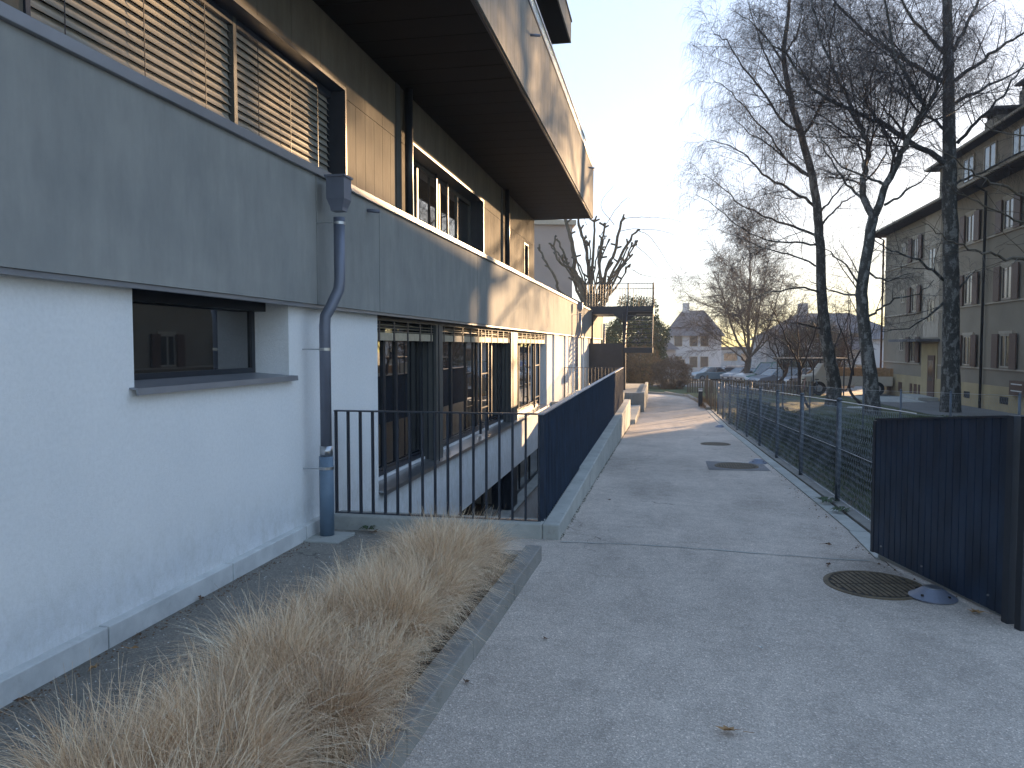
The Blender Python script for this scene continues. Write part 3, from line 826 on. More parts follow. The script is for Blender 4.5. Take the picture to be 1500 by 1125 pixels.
post_me = pm.mesh('post', 'post_blue', True)
for y in posts:
    inst('post', post_me, (0, y - 6.4, g(y) + .03), FE)
for hz in (.03, .58, 1.10):
    mb = MB(); ys_ = [6.4] + posts
    mb.tube([(XF, y, g(y) + .04 + hz + (0 if y > 7 else -.0)) for y in ys_], .004, 5)
    o = mb.build('tension_wire', 'steel', FE); o.matrix_parent_inverse = FE.matrix_basis.inverted()
hexnet('netting', lambda y: XF - .02 + 0 * y, 6.42, posts[-1], .05, 1.14, FE)
# second fence across the lawn
F2 = empty('mesh_fence', 'second low wire netting fence crossing the lawn in front of the birch trees', 'fence', (6.3, 16.5, 0))
pts2 = [(3.3, 29.5), (4.0, 26.8), (4.55, 25.1), (5.25, 21.6), (5.65, 19.8), (6.1, 17.9), (6.6, 15.9), (7.1, 13.8)]
for (x, y) in pts2:
    o = inst('post', post_me, (x, y, g(y) - .03), F2, scale=(.9, .9, 1)); o.matrix_parent_inverse = F2.matrix_basis.inverted()
x2 = lambda y: np.interp(y, [p[1] for p in pts2][::-1], [p[0] for p in pts2][::-1])
hexnet('netting', x2, 13.8, 29.5, .0, 1.08, F2, cell=.07, r=.0015)
for hz in (.55, 1.07):
    mb = MB(); mb.tube([(x, y, g(y) + hz) for x, y in pts2], .004, 5)
    o = mb.build('tension_wire', 'steel', F2); o.matrix_parent_inverse = F2.matrix_basis.inverted()

# ------------------------------------------------------------------ slatted gate on the right
ga = Vector((1.655, 6.36, 0)); gb = Vector((2.045, 5.02, 0))
gd = (gb - ga); GL = gd.length; gd.normalize()
GT = empty('slatted_gate', 'dark blue metal gate leaf of close upright slats beside the manhole', 'gate', ga)
GT.rotation_euler = (0, 0, math.atan2(gd.y, gd.x))
def tilt(t): return 1.075 + .15 * t / GL
def foot(t): return .045 - .015 * t / GL
ns = 20
for i in range(ns):
    t0 = i * GL / ns; t1 = t0 + GL / ns - .009
    mb = MB()
    for t in (t0, t1):
        mb.v += [(t, -.012, foot(t)), (t, .012, foot(t)), (t, .012, tilt(t)), (t, -.012, tilt(t))]
    mb.f += [(0, 1, 2, 3), (7, 6, 5, 4), (0, 4, 5, 1), (1, 5, 6, 2), (2, 6, 7, 3), (3, 7, 4, 0)]
    mb.build('slat', 'rail_blue', GT, bevel=.002)
mb = MB()
for t in (-.005, GL + .002): mb.v += [(t, -.022, tilt(t)), (t, .022, tilt(t)), (t, .022, tilt(t) + .014), (t, -.022, tilt(t) + .014)]
mb.f += [(0, 1, 2, 3), (7, 6, 5, 4), (0, 4, 5, 1), (1, 5, 6, 2), (2, 6, 7, 3), (3, 7, 4, 0)]
mb.build('top_rail', 'anthracite', GT)
ubox('gate_stile', 'anthracite', GL + .003, -.03, .0, GL + .055, .03, 1.24, GT)
ubox('hinge_post', 'frame', GL + .115, -.035, -.05, GL + .165, .035, 1.245, GT)
ubox('gate_stile', 'anthracite', -.04, -.016, .04, -.005, .016, 1.07, GT)
for (t, z) in ((.12, .12), (.62, .11), (GL - .12, .12)):
    mb = MB(); mb.tube([(t, -.02, z), (t, -.028, z)], .007, 8); mb.build('bolt', 'steel', GT)
o = box('plinth_block', 'concrete', 0, 0, 0, 1, 1, 1, None, 0, label='low concrete footing under the slatted gate', cat='footing')
o.scale = (GL, .09, .15); o.rotation_euler = GT.rotation_euler; o.location = ga + Vector((.03, .02, -.11))
mb = MB(); rg_ = random.Random(3); n_ = 26
for i in range(n_ + 1):
    t_ = i / n_; x = -.82 + 2.42 * t_; y = 6.42 - .10 * t_ + .05 * math.sin(t_ * 5) + rg_.uniform(-.012, .012); w_ = rg_.uniform(.004, .016)
    mb.v += [(x, y - w_, g(y) + .004), (x, y + w_, g(y) + .004)]
    if i: mb.f.append((2 * i - 2, 2 * i, 2 * i + 1, 2 * i - 1))
mb.build('asphalt_seam', 'concrete', kind='structure')
# concrete path and lawn right of the gate
MB().quad((1.71, 4.94, .001), (2.3, 4.94, .001), (1.80, 6.36, .001), (1.71, 6.36, .001)).build('forecourt', 'asphalt', kind='structure')
box('slab_path', 'concrete_pale', 2.22, 4.96, -.06, 5.5, 6.2, .02, kind='structure')
# ------------------------------------------------------------------ planter bed kerb
PK = empty('bed_kerb', 'worn grey kerb stones edging the dry grass bed beside the path', 'kerb', (-.92, 5.8, 0))
def slab(a, b_, w, z0, z1, mat, parent, name='kerb_stone', bevel=.008):
    a = Vector((*a, 0)); b_ = Vector((*b_, 0)); d = (b_ - a).normalized(); nrm = Vector((-d.y, d.x, 0)) * w
    q = [a, b_, b_ + nrm, a + nrm]; mb = MB()
    mb.v = [(p.x, p.y, z) for z in (z0, z1) for p in q]
    mb.f = [(0, 3, 2, 1), (4, 5, 6, 7), (0, 1, 5, 4), (1, 2, 6, 5), (2, 3, 7, 6), (3, 0, 4, 7)]
    o = mb.build(name, mat, parent, bevel=bevel); o.matrix_parent_inverse = parent.matrix_basis.inverted(); return o
e0 = Vector((-.885, 5.80)); e1 = Vector((-.985, 2.75)); ed = (e1 - e0)
for i in range(6):
    a = e0 + ed * (i * .32) - ed.normalized() * -.004; c = e0 + ed * ((i + 1) * .32) - ed.normalized() * .004
    slab(a, c, -.125, -.1, .115 + random.uniform(-.002, .002), 'concrete_dark', PK)
slab((-1.02, 5.66), (-2.1, 5.62), -.115, -.1, .075, 'concrete_dark', PK)
sheet('planting_bed', 'soil', [-2.1, -1.6, -1.11], [-.5, 1, 3, 5, 5.62], .02, kind='structure')

# ornamental grass: thousands of arching blades
rng = np.random.default_rng(7)
def tufts(centres, nb_, hgt, seed=1, spread=.09, twist=.7):
    rg = np.random.default_rng(seed); VV = []; FF = []; TT = []; off = 0
    S = 6
    for (cx_, cy_, sc) in centres:
        n = int(nb_ * sc)
        ang = rg.uniform(0, 2 * np.pi, n); r0 = spread * np.sqrt(rg.uniform(0, 1, n))
        bx = cx_ + r0 * np.cos(ang); by = cy_ + r0 * np.sin(ang)
        lean = ang + rg.normal(0, twist, n)
        L = hgt * sc * rg.uniform(.45, 1.12, n); out = rg.uniform(.05, .72, n) ** .85 * L
        t = np.linspace(0, 1, S + 1)[None, :]
        droop = (rg.uniform(.05, .35, n) + .55 * out / L)[:, None]
        rad = out[:, None] * t ** 1.5
        z = L[:, None] * (t - droop * t ** 2.6) 
        wob = rg.normal(0, .028, (n, 1)) * np.sin(t * 6 + rg.uniform(0, 6, (n, 1)))
        X = bx[:, None] + rad * np.cos(lean)[:, None] + wob; Y = by[:, None] + rad * np.sin(lean)[:, None] + wob[:, ::-1]
        Z = np.maximum(z + .02, .012)
        wd = (rg.uniform(.0010, .0021, n)[:, None]) * (1 - .75 * t)
        ta = rg.uniform(0, np.pi, n); dx = np.cos(ta)[:, None] * wd; dy = np.sin(ta)[:, None] * wd
        V = np.stack([np.stack([X - dx, Y - dy, Z], 2), np.stack([X + dx, Y + dy, Z], 2)], 2).reshape(-1, 3)
        base = (np.arange(n) * (S + 1) * 2)[:, None, None] + (np.arange(S) * 2)[None, :, None] + np.array([0, 1, 3, 2])[None, None, :]
        tint = np.clip(rg.normal(rg.uniform(.40, .66), .24, n), 0, 1)
        VV.append(V); FF.append(base.reshape(-1, 4) + off); TT.append(np.repeat(tint, (S + 1) * 2)); off += len(V)
    return np.concatenate(VV), np.concatenate(FF), np.concatenate(TT)
cs = []
for j, y in enumerate(np.arange(1.75, 5.45, .48)):
    for x in (-1.30, -1.58):
        cs.append((x + random.uniform(-.07, .07) - (.05 if y < 3 else 0), y + (.22 if x < -1.4 else 0) + random.uniform(-.07, .07), random.uniform(.85, 1.15) * (.85 if y > 5 else 1)))
V, Fc, tt = tufts(cs, 4400, .60, 3, .11, .6)
V2, Fc2, tt2 = tufts([(a + random.uniform(-.2, .2), b_ + random.uniform(-.2, .2), random.uniform(.6, .8)) for a, b_, c in cs], 900, .5, 13, .16, .7)
Fc = np.concatenate([Fc, Fc2 + len(V)]); V = np.concatenate([V, V2]); tt = np.concatenate([tt, tt2])
np_mesh('dry_grass', V, Fc, 'dry_grass', attr=tt, label='straw-coloured feathery ornamental grass filling the bed', cat='ornamental grass', kind='stuff')

# ------------------------------------------------------------------ manholes, ground lamps, bollard, leaves
def manhole(c, r, label, ridges=True, ang=0):
    root = empty('manhole_cover', label, 'manhole cover', c, ang, 'manhole covers in the path')
    MB().lathe([(r, -.02), (r, .004), (r - .03, .006), (r - .03, .003)], sides=48).build('frame_ring', 'rust', root)
    MB().lathe([(r - .035, -.02), (r - .035, .004)], sides=48).build('cover_plate', 'iron_dark', root)
    n = 15
    for sgn in (-1, 1):
        for i in range(n):
            x = -r + .06 + i * (2 * r - .12) / (n - 1); hh = math.sqrt(max(0, (r - .05) ** 2 - x * x))
            if hh < .04: continue
            if hh > .05: ubox('rib', 'rust', x - .012, (.008 if sgn > 0 else -hh), .003, x + .012, (hh if sgn > 0 else -.008), .0085, root)
    return root
manhole((1.46, 5.62, .002), .325, 'large ribbed rusty round manhole cover beside the slatted gate', ang=.2)
manhole((1.17, 12.3, g(12.3) + .014), .33, 'ribbed round manhole cover set in a dark asphalt patch halfway along the path')
manhole((1.12, 16.2, g(16.2) + .006), .30, 'farthest smaller round manhole cover in the path')
mb = MB(); mb.quad(*[(x, y, g(y) + .005) for x, y in ((.72, 11.75), (1.62, 11.85), (1.62, 12.85), (.74, 12.95))]).build('asphalt_patch', 'asphalt_patch', kind='structure')
def glamp(c, label):
    root = empty('ground_lamp', label, 'ground lamp', c, .4, 'dome lamps on the path')
    MB().lathe([(.145, 0), (.145, .008), (.10, .035), (.062, .062), (.055, .066)], sides=28).build('housing', 'pipe', root, sm=False)
    MB().lathe([(.054, .058), (.054, .069), (.045, .072)], sides=24).build('lens', 'steel', root)
    for k in range(4):
        a = k * math.pi / 2 + .3
        MB().lathe([(.009, .026), (.009, .036)], (.112 * math.cos(a), .112 * math.sin(a), 0), 8).build('screw', 'iron_dark', root)
glamp((1.765, 5.40, .004), 'grey metal dome lamp on the asphalt next to the slatted gate')
glamp((1.56, 12.9, g(12.9) + .004), 'grey dome lamp beside the middle manhole cover')
glamp((1.62, 21.8, g(21.8) + .004), 'farthest grey dome lamp near the end of the mesh fence')
BO = empty('bollard_light', 'short black square bollard light at the bend of the path', 'bollard', (1.60, 32.1, g(32)))
MB().box(-.08, -.08, 0, .08, .08, .62).build('post', 'frame', BO)
MB().box(-.075, -.075, .621, .075, .075, .68).build('lens', 'white_metal', BO)
MB().box(-.085, -.085, .681, .085, .085, .73).build('cap', 'zinc', BO)

def leaf_mesh(seed, mat, s=.05):
    rg = random.Random(seed); mb = MB(); k = 12; c = (0, 0, .008)
    ring = []
    for i in range(k):
        a = 2 * math.pi * i / k; r_ = s * (1.0 if i % 2 == 0 else .55) * (1.2 if i in (0, 6) else .8) * rg.uniform(.8, 1.1)
        ring.append((r_ * math.cos(a), r_ * .7 * math.sin(a), .004 + rg.uniform(0, .022)))
    mb.v = [c] + ring; mb.f = [(0, 1 + i, 1 + (i + 1) % k) for i in range(k)]
    mb.tube([(s, 0, .01), (s * 1.8, .006, .004)], .0012, 4)
    me = mb.mesh('leaf', mat)
    return me
leaves = [(.301, 3.314, 1.15, 'leaf_dry', 'curled brown leaf alone on the asphalt at the bottom of the picture'),
 (-2.80, 3.34, .8, 'leaf_dry', 'yellow-brown lobed leaf near the second kerb stone of the white wall'),
 (-2.78, 3.60, .75, 'leaf_dry', 'long tan leaf on the dark strip just below a kerb joint'),
 (-2.87, 3.78, .7, 'leaf_brown', 'dark brown leaf pressed against the white wall kerb joint'),
 (-2.86, 2.97, .9, 'leaf_brown', 'reddish brown leaf against the kerb at the lower left'),
 (-2.89, 4.41, .8, 'leaf_brown', 'reddish brown leaf against the kerb midway to the downpipe'),
 (-2.50, 2.72, .6, 'leaf_brown', 'small brown leaf on the dark strip at the lower left corner'),
 (-.92, 3.58, .6, 'leaf_brown', 'small dark leaf at the foot of the bed kerb'),
 (-2.48, 6.38, 1.2, 'leaf_brown', 'brown leaf against the light well curb near the downpipe'),
 (1.40, 6.75, .9, 'leaf_brown', 'dark leaf on the path just left of the kerb strip start'),
 (1.25, 6.05, .8, 'leaf_brown', 'dark leaf on the asphalt above the large manhole cover'),
 (1.92, 5.12, 1.0, 'leaf_dry', 'pale leaf on the ground below the slatted gate'),
 (-.55, 8.6, .8, 'leaf_brown', 'dark leaf on the path by the corner of the concrete curb'),
 (-.86, 13.2, .9, 'leaf_dry', 'reddish leaf on the path beside the long curb'),
 (1.55, 25.5, 1.6, 'plate', 'white scrap of paper on the path near the bollard light'),
 (-.62, 4.2, .45, 'leaf_brown', 'tiny leaf on the asphalt right of the bed kerb'),
 (.55, 4.3, .4, 'plate', 'tiny pale petal on the asphalt in the middle of the path')]
for i, (x, y, s, mt, lb) in enumerate(leaves):
    inst('fallen_leaf' if mt != 'plate' else 'litter', leaf_mesh(i, mt), (x, y, g(y) + (.02 if x < -2.1 and y < 6 else .006)), rot=(0, 0, i * 1.7), scale=(s, s, s), label=lb, cat='leaf' if mt != 'plate' else 'litter', group='fallen leaves' if mt != 'plate' else None)
lf = inst('fallen_leaf', leaf_mesh(77, 'leaf_dry', .07), (-1.42, 3.3, .34), rot=(.9, .3, 1.0), scale=(1, .8, 1), label='tan leaf caught in the middle of the dry grass', cat='leaf', group='fallen leaves')
# gravel crumbs and crumbs of leaf litter
def crumbs(name, n, area, size, mat, label, cat, seed):
    rg = np.random.default_rng(seed); V = []; Fc = []
    x = rg.uniform(area[0], area[1], n); y = rg.uniform(area[2], area[3], n); s = rg.uniform(size[0], size[1], n)
    z = np.interp(y, [q for q, _ in GY], [q for _, q in GY]) + .004
    corners = np.array([[1, 0, 0], [0, 1, 0], [-1, 0, 0], [0, -1, 0], [0, 0, .8]])
    jit = rg.uniform(.6, 1.3, (n, 5, 3))
    V = np.stack([x, y, z], 1)[:, None, :] + corners[None] * jit * s[:, None, None]
    b0 = (np.arange(n) * 5)[:, None]
    Fc = np.concatenate([b0 + np.array(q) for q in ((0, 1, 4), (1, 2, 4), (2, 3, 4), (3, 0, 4))])
    return np_mesh(name, V.reshape(-1, 3), Fc, mat, label=label, cat=cat, kind='stuff')
crumbs('grit', 260, (-2.9, -2.2, 2.4, 6.4), (.002, .006), 'plate', 'pale grit scattered on the dark strip below the white wall', 'grit', 1)
crumbs('leaf_litter', 420, (-2.92, -2.82, 2.0, 6.3), (.003, .010), 'leaf_brown', 'crumbled leaves lying along the white wall kerb', 'leaf litter', 2)
crumbs('grit', 220, (-.8, 1.9, 2.6, 12), (.0015, .004), 'plate', 'tiny pale grit scattered over the asphalt path', 'grit', 3)
crumbs('leaf_litter', 300, (1.55, 1.95, 5.4, 14), (.003, .012), 'leaf_brown', 'crumbled leaves in the joint of the kerb strip', 'leaf litter', 4)
def weed(x, y, s, label):
    V, Fc, _t = tufts([(x, y, 1.0)], 60, .12 * s, int(abs(x) * 100), .06)
    mb = MB(); rg = random.Random(int(y * 100))
    for k in range(22):
        a = rg.uniform(0, 6.28); L = rg.uniform(.06, .13) * s; w_ = .014 * s
        d = Vector((math.cos(a), math.sin(a), 0)); n_ = Vector((-d.y, d.x, 0)); b0 = Vector((x, y, g(y) + .03)) + d * rg.uniform(0, .03)
        mid = b0 + d * L * .55 + Vector((0, 0, .035 * s)); tip = b0 + d * L + Vector((0, 0, .012))
        mb.quad(b0, mid - n_ * w_, tip, mid + n_ * w_)
    return mb.build('weed', 'weed', None, label=label, cat='weed', group='weeds in the kerb joints')
crumbs('leaf_litter', 500, (1.98, 2.4, 6.5, 22), (.006, .02), 'leaf_brown', 'brown leaf litter along the foot of the mesh fence', 'leaf litter', 5)
crumbs('moss', 900, (1.855, 1.875, 6.5, 20), (.004, .012), 'hedge', 'dark moss filling the joint between the kerb rows', 'moss', 6)
crumbs('moss', 700, (-.845, -.815, 6.5, 22), (.003, .010), 'hedge', 'moss and dirt at the foot of the long concrete curb', 'moss', 7)
crumbs('leaf_litter', 260, (-1.14, -1.09, 1.5, 5.6), (.004, .014), 'leaf_brown', 'leaf crumbs caught behind the bed kerb', 'leaf litter', 8)
weed(1.80, 8.9, 1.2, 'small green weed on the kerb strip just left of the nearest fence post')
weed(1.84, 8.35, 1.0, 'small green weed on the kerb strip nearest the slatted gate')
weed(-2.55, 6.42, .7, 'tiny weed at the foot of the curb beside the downpipe')

# ------------------------------------------------------------------ leafy and twiggy masses
def leafmass(name, fn_pts, n, size, mat, seed=0, parent=None, wide=.45, **t):
    rg = np.random.default_rng(seed)
    Pn = fn_pts(rg, n)
    a = rg.normal(size=(len(Pn), 3)); a /= np.linalg.norm(a, axis=1)[:, None]
    b_ = np.cross(a, rg.normal(size=(len(Pn), 3))); b_ /= np.linalg.norm(b_, axis=1)[:, None]
    s = rg.uniform(size[0], size[1], len(Pn))[:, None]
    V = np.stack([Pn - a * s, Pn + b_ * s * wide, Pn + a * s, Pn - b_ * s * wide], 1).reshape(-1, 3)
    Fc = (np.arange(len(Pn)) * 4)[:, None] + np.arange(4)[None]
    return np_mesh(name, V, Fc, mat, parent, **t)
def strip_pts(x0, x1, y0, y1, h0, h1, bump=.06):
    def fn(rg, n):
        y = rg.uniform(y0, y1, n); x = rg.uniform(x0, x1, n); top = h1 + bump * np.sin(y * 2.3) + bump * .7 * np.sin(y * 5.9 + x * 4)
        z = h0 + (top - h0) * np.sqrt(rg.uniform(0, 1, n))
        return np.stack([x, y, np.interp(y, [q for q, _ in GY], [q for _, q in GY]) + z], 1)
    return fn
hd = empty('hedge', 'low dark evergreen hedge inside the mesh fence beside the lawn', 'hedge', (2.7, 16, -.4))
leafmass('foliage', strip_pts(2.45, 3.05, 6.6, 26, 0, .58), 90000, (.012, .026), 'hedge', 1, hd)
sheet('core', 'soil', [2.55, 2.95], [6.8, 9, 13, 17.6, 22, 25.8], .42, parent=hd).matrix_parent_inverse = hd.matrix_basis.inverted()
def ell_pts(c, r, shell=.5):
    def fn(rg, n):
        d = rg.normal(size=(n, 3)); d /= np.linalg.norm(d, axis=1)[:, None]
        k = 1 + .12 * np.sin(d[:, 0] * 7 + c[0]) * np.sin(d[:, 1] * 5 + 1) + .1 * np.sin(d[:, 2] * 9 + c[1])
        q = (shell + (1 - shell) * rg.uniform(0, 1, n) ** .5) * k
        P_ = np.array(c) + d * np.array(r) * q[:, None]
        return P_[P_[:, 2] > c[2] - r[2] * .9]
    return fn
def bushy(name, label, cat, c, r, n, size, mat, seed, group=None, stems='bark', wide=.45):
    e = empty(name, label, cat, (c[0], c[1], g(c[1])), group=group)
    leafmass('foliage', ell_pts(c, r), n, size, mat, seed, e, wide)
    mb = MB(); rg = random.Random(seed)
    for k in range(7):
        a = rg.uniform(0, 6.28); mb.tube([(c[0] + .1 * math.cos(a), c[1] + .1 * math.sin(a), g(c[1])), (c[0] + r[0] * .5 * math.cos(a), c[1] + r[1] * .5 * math.sin(a), c[2]), (c[0] + r[0] * .8 * math.cos(a), c[1] + r[1] * .8 * math.sin(a), c[2] + r[2] * .6)], [.03, .02, .008], 5)
    o = mb.build('stem', stems, e); o.matrix_parent_inverse = e.matrix_basis.inverted()
    return e

# ------------------------------------------------------------------ trees
class Tree:
    def __init__(s, seed): s.rg = random.Random(seed); s.trunk = MB(); s.br = MB(); s.tw = []
    def tube(s, pts, r0, r1, level):
        n = len(pts); rad = [r0 + (r1 - r0) * (i / (n - 1)) for i in range(n)]
        (s.trunk if level == 0 else s.br).tube(pts, rad, (12, 7, 5, 4, 3)[level], cap=level < 2)
    def path(s, p, d, L, step, wander, lift):
        pts = [Vector(p)]; d = Vector(d).normalized(); n = max(2, int(L / step))
        for i in range(n):
            d = d + Vector((s.rg.gauss(0, wander), s.rg.gauss(0, wander), s.rg.gauss(0, wander) + lift)); d.normalize()
            pts.append(pts[-1] + d * (L / n))
        return pts
    def children(s, pts, r0, r1, level, cfg):
        L = sum((pts[i + 1] - pts[i]).length for i in range(len(pts) - 1))
        c = cfg[level]
        n = max(1, int(L * c['dens'] * s.rg.uniform(.85, 1.15)))
        for k in range(n):
            t = c['start'] + (1 - c['start']) * (k + s.rg.random()) / n
            f_ = min(t, .999) * (len(pts) - 1); i = int(f_); p = pts[i].lerp(pts[i + 1], f_ - i)
            tan = (pts[i + 1] - pts[i]).normalized()
            q = Vector((s.rg.gauss(0, 1), s.rg.gauss(0, 1), s.rg.gauss(0, .6))); q = (q - tan * q.dot(tan)).normalized()
            d = tan * c['fwd'] + q * c['side'] + Vector((0, 0, c['up'])); d.normalize()
            Lc = min(c['max'], max(c['min'], L * c['ratio'] * (1.15 - .6 * t))) * s.rg.uniform(.65, 1.2)
            rr = (r0 + (r1 - r0) * t) * c['rr']
            if level + 1 >= len(cfg):
                s.tw.append((p, d, Lc)); continue
            cp = s.path(p, d, Lc, c['step'], c['wander'], c['lift'])
            rr = max(.0045, min(rr, Lc * .014)); s.tube(cp, rr, rr * .35, min(level + 1, 4))
            s.children(cp, rr, rr * .35, level + 1, cfg)
    def twigs(s, r=.0035, droop=1.0, seg=4, keep=1.0):
        rg = np.random.default_rng(s.rg.randrange(9999)); T = s.tw
        if not T: return None
        P0 = np.array([tuple(t[0]) for t in T]); D = np.array([tuple(t[1]) for t in T]); L = np.array([t[2] for t in T])
        n = len(T); pts = [P0]; d = D.copy()
        for i in range(seg):
            d = d + rg.normal(0, .16, (n, 3)); d[:, 2] -= droop * (.15 + .30 * i)
            d /= np.linalg.norm(d, axis=1)[:, None]; pts.append(pts[-1] + d * (L / seg)[:, None])
        pts = np.stack(pts, 1)
        tan = pts[:, 1:] - pts[:, :-1]; tan = np.concatenate([tan, tan[:, -1:]], 1)
        a = np.cross(tan, rg.normal(size=(n, 1, 3))); a /= np.linalg.norm(a, axis=2)[:, :, None] + 1e-9
        b_ = np.cross(tan, a); b_ /= np.linalg.norm(b_, axis=2)[:, :, None] + 1e-9
        rr = np.linspace(1, .35, seg + 1)[None, :, None] * r
        ring = np.stack([pts + (a * math.cos(w) + b_ * math.sin(w)) * rr for w in (0, 2.094, 4.189)], 2)
        V = ring.reshape(-1, 3)
        b0 = (np.arange(n) * (seg + 1) * 3)[:, None, None] + (np.arange(seg) * 3)[None, :, None]
        fs_ = [b0 + np.array(q) for q in ([0, 1, 4, 3], [1, 2, 5, 4], [2, 0, 3, 5])]
        return V, np.concatenate([x.reshape(-1, 4) for x in fs_])
    def finish(s, name, label, cat, base, bark, twig, group, r=.0039, droop=1.0, seg=4):
        e = empty(name, label, cat, base, group=group)
        o = s.trunk.build('trunk', bark, e, sm=True); o.matrix_parent_inverse = e.matrix_basis.inverted()
        o = s.br.build('branches', twig, e, sm=True); o.matrix_parent_inverse = e.matrix_basis.inverted()
        tw = s.twigs(r, droop, seg)
        if tw: np_mesh('crown', tw[0], tw[1], twig, e)
        print('TREE', name, len(s.trunk.f), len(s.br.f), len(s.tw))
        return e
def smooth_path(P_, k=4, jit=0, rg=None):
    out = []
    for i in range(len(P_) - 1):
        p0 = P_[max(i - 1, 0)]; p1 = P_[i]; p2 = P_[i + 1]; p3 = P_[min(i + 2, len(P_) - 1)]
        for j in range(k):
            t = j / k
            q = .5 * ((2 * p1) + (p2 - p0) * t + (2 * p0 - 5 * p1 + 4 * p2 - p3) * t * t + (3 * p1 - p0 - 3 * p2 + p3) * t ** 3)
            if jit and rg and (i or j): q = q + Vector((rg.gauss(0, jit), rg.gauss(0, jit), rg.gauss(0, jit)))
            out.append(q)
    out.append(P_[-1]); return out
BIRCH = [dict(dens=2.3, start=.12, fwd=.75, side=.9, up=.30, max=3.8, min=1.0, ratio=.45, rr=.36, step=.35, wander=.09, lift=.02),
         dict(dens=4.4, start=.12, fwd=.8, side=.85, up=.05, max=1.9, min=.6, ratio=.5, rr=.42, step=.3, wander=.11, lift=-.01),
         dict(dens=15, start=.05, fwd=.75, side=.8, up=-.15, max=2.1, min=.7, ratio=.6, rr=.5, step=.25, wander=.15, lift=-.06)]
def traced_tree(seed, base, trunk_px, limbs, cfg, **kw):
    """trunk_px: (px, py, Y, radius); limbs: list of polylines (px, py, dY) + radius"""
    t = Tree(seed); rg = t.rg
    tp = [Vector(base) + Vector((0, 0, -.1))] + [at_y(px, py, Y) for px, py, Y, r_ in trunk_px]
    rad = [trunk_px[0][3] * 1.25] + [q[3] for q in trunk_px]
    sp = smooth_path(tp, 5, .01, rg); rs = np.interp(np.linspace(0, 1, len(sp)), np.linspace(0, 1, len(rad)), rad)
    t.trunk.tube(sp, [float(x) for x in rs], 14)
    t.children(sp[int(len(sp) * .45):], float(rs[-1]) * 1.2, float(rs[-1]), 0, [dict(cfg[0], dens=cfg[0]['dens'] * .9, start=0.0)] + cfg[1:])
    for pl, r_ in limbs:
        pp = smooth_path([at_y(px, py, Y) for px, py, Y in pl], 4, .03, rg)
        n = len(pp); t.trunk.tube(pp, [r_ * (1 - .8 * i / (n - 1)) for i in range(n)], 8)
        t.children(pp, r_, r_ * .2, 0, cfg)
    return t
# birch 1: thick trunk on the right (Y 31)
zT1 = g(31.1)
t = traced_tree(11, (10.6, 31.1, zT1), [(1393, 520, 31.1, .30), (1393, 400, 31.1, .27), (1391, 290, 31.1, .25), (1390, 200, 31.1, .22), (1389, 90, 31.2, .18), (1386, -60, 31.3, .14), (1380, -260, 31.5, .07), (1375, -420, 31.6, .02)],
 [([(1385, 240, 31.1), (1330, 205, 30.5), (1290, 180, 30.0), (1240, 160, 29.6), (1190, 128, 29.2), (1150, 78, 28.8), (1120, 60, 28.5)], .11),
  ([(1384, 122, 31.1), (1340, 95, 31.6), (1300, 70, 32.1), (1250, 32, 32.6), (1215, -10, 33), (1190, -70, 33.3)], .09),
  ([(1384, 78, 31.2), (1340, 30, 30.9), (1310, -20, 30.5), (1280, -90, 30)], .07),
  ([(1398, 118, 31.1), (1440, 88, 30.6), (1475, 62, 30.2), (1510, 40, 29.8), (1560, 5, 29)], .08),
  ([(1401, 150, 31.1), (1440, 130, 31.8), (1480, 110, 32.4), (1530, 85, 33)], .07),
  ([(1402, 210, 31.1), (1430, 180, 30.5), (1460, 150, 30), (1490, 110, 29.6), (1520, 60, 29.2)], .07),
  ([(1396, 75, 31.2), (1420, 30, 31.5), (1438, -20, 32), (1450, -90, 32.4)], .08),
  ([(1382, 410, 31.1), (1360, 390, 30.6), (1330, 375, 30.2), (1300, 365, 30), (1270, 345, 29.7)], .06),
  ([(1384, 190, 31.1), (1350, 165, 31.4), (1310, 130, 31.9), (1280, 85, 32.3)], .06),
  ([(1400, 270, 31.1), (1440, 250, 30.4), (1490, 225, 29.6), (1540, 200, 29)], .05),
  ([(1385, 440, 31.1), (1365, 460, 30.6), (1330, 478, 30.2), (1290, 485, 30)], .05),
  ([(1399, 430, 31.1), (1420, 405, 31.0), (1430, 395, 30.9)], .045)], BIRCH)
t.finish('birch_tree', 'nearest and thickest bare birch with straight mottled trunk in front of the beige house', 'tree', (10.6, 31.1, zT1), 'birch', 'twig', 'bare birch trees on the lawn')
zT2 = g(28.5)
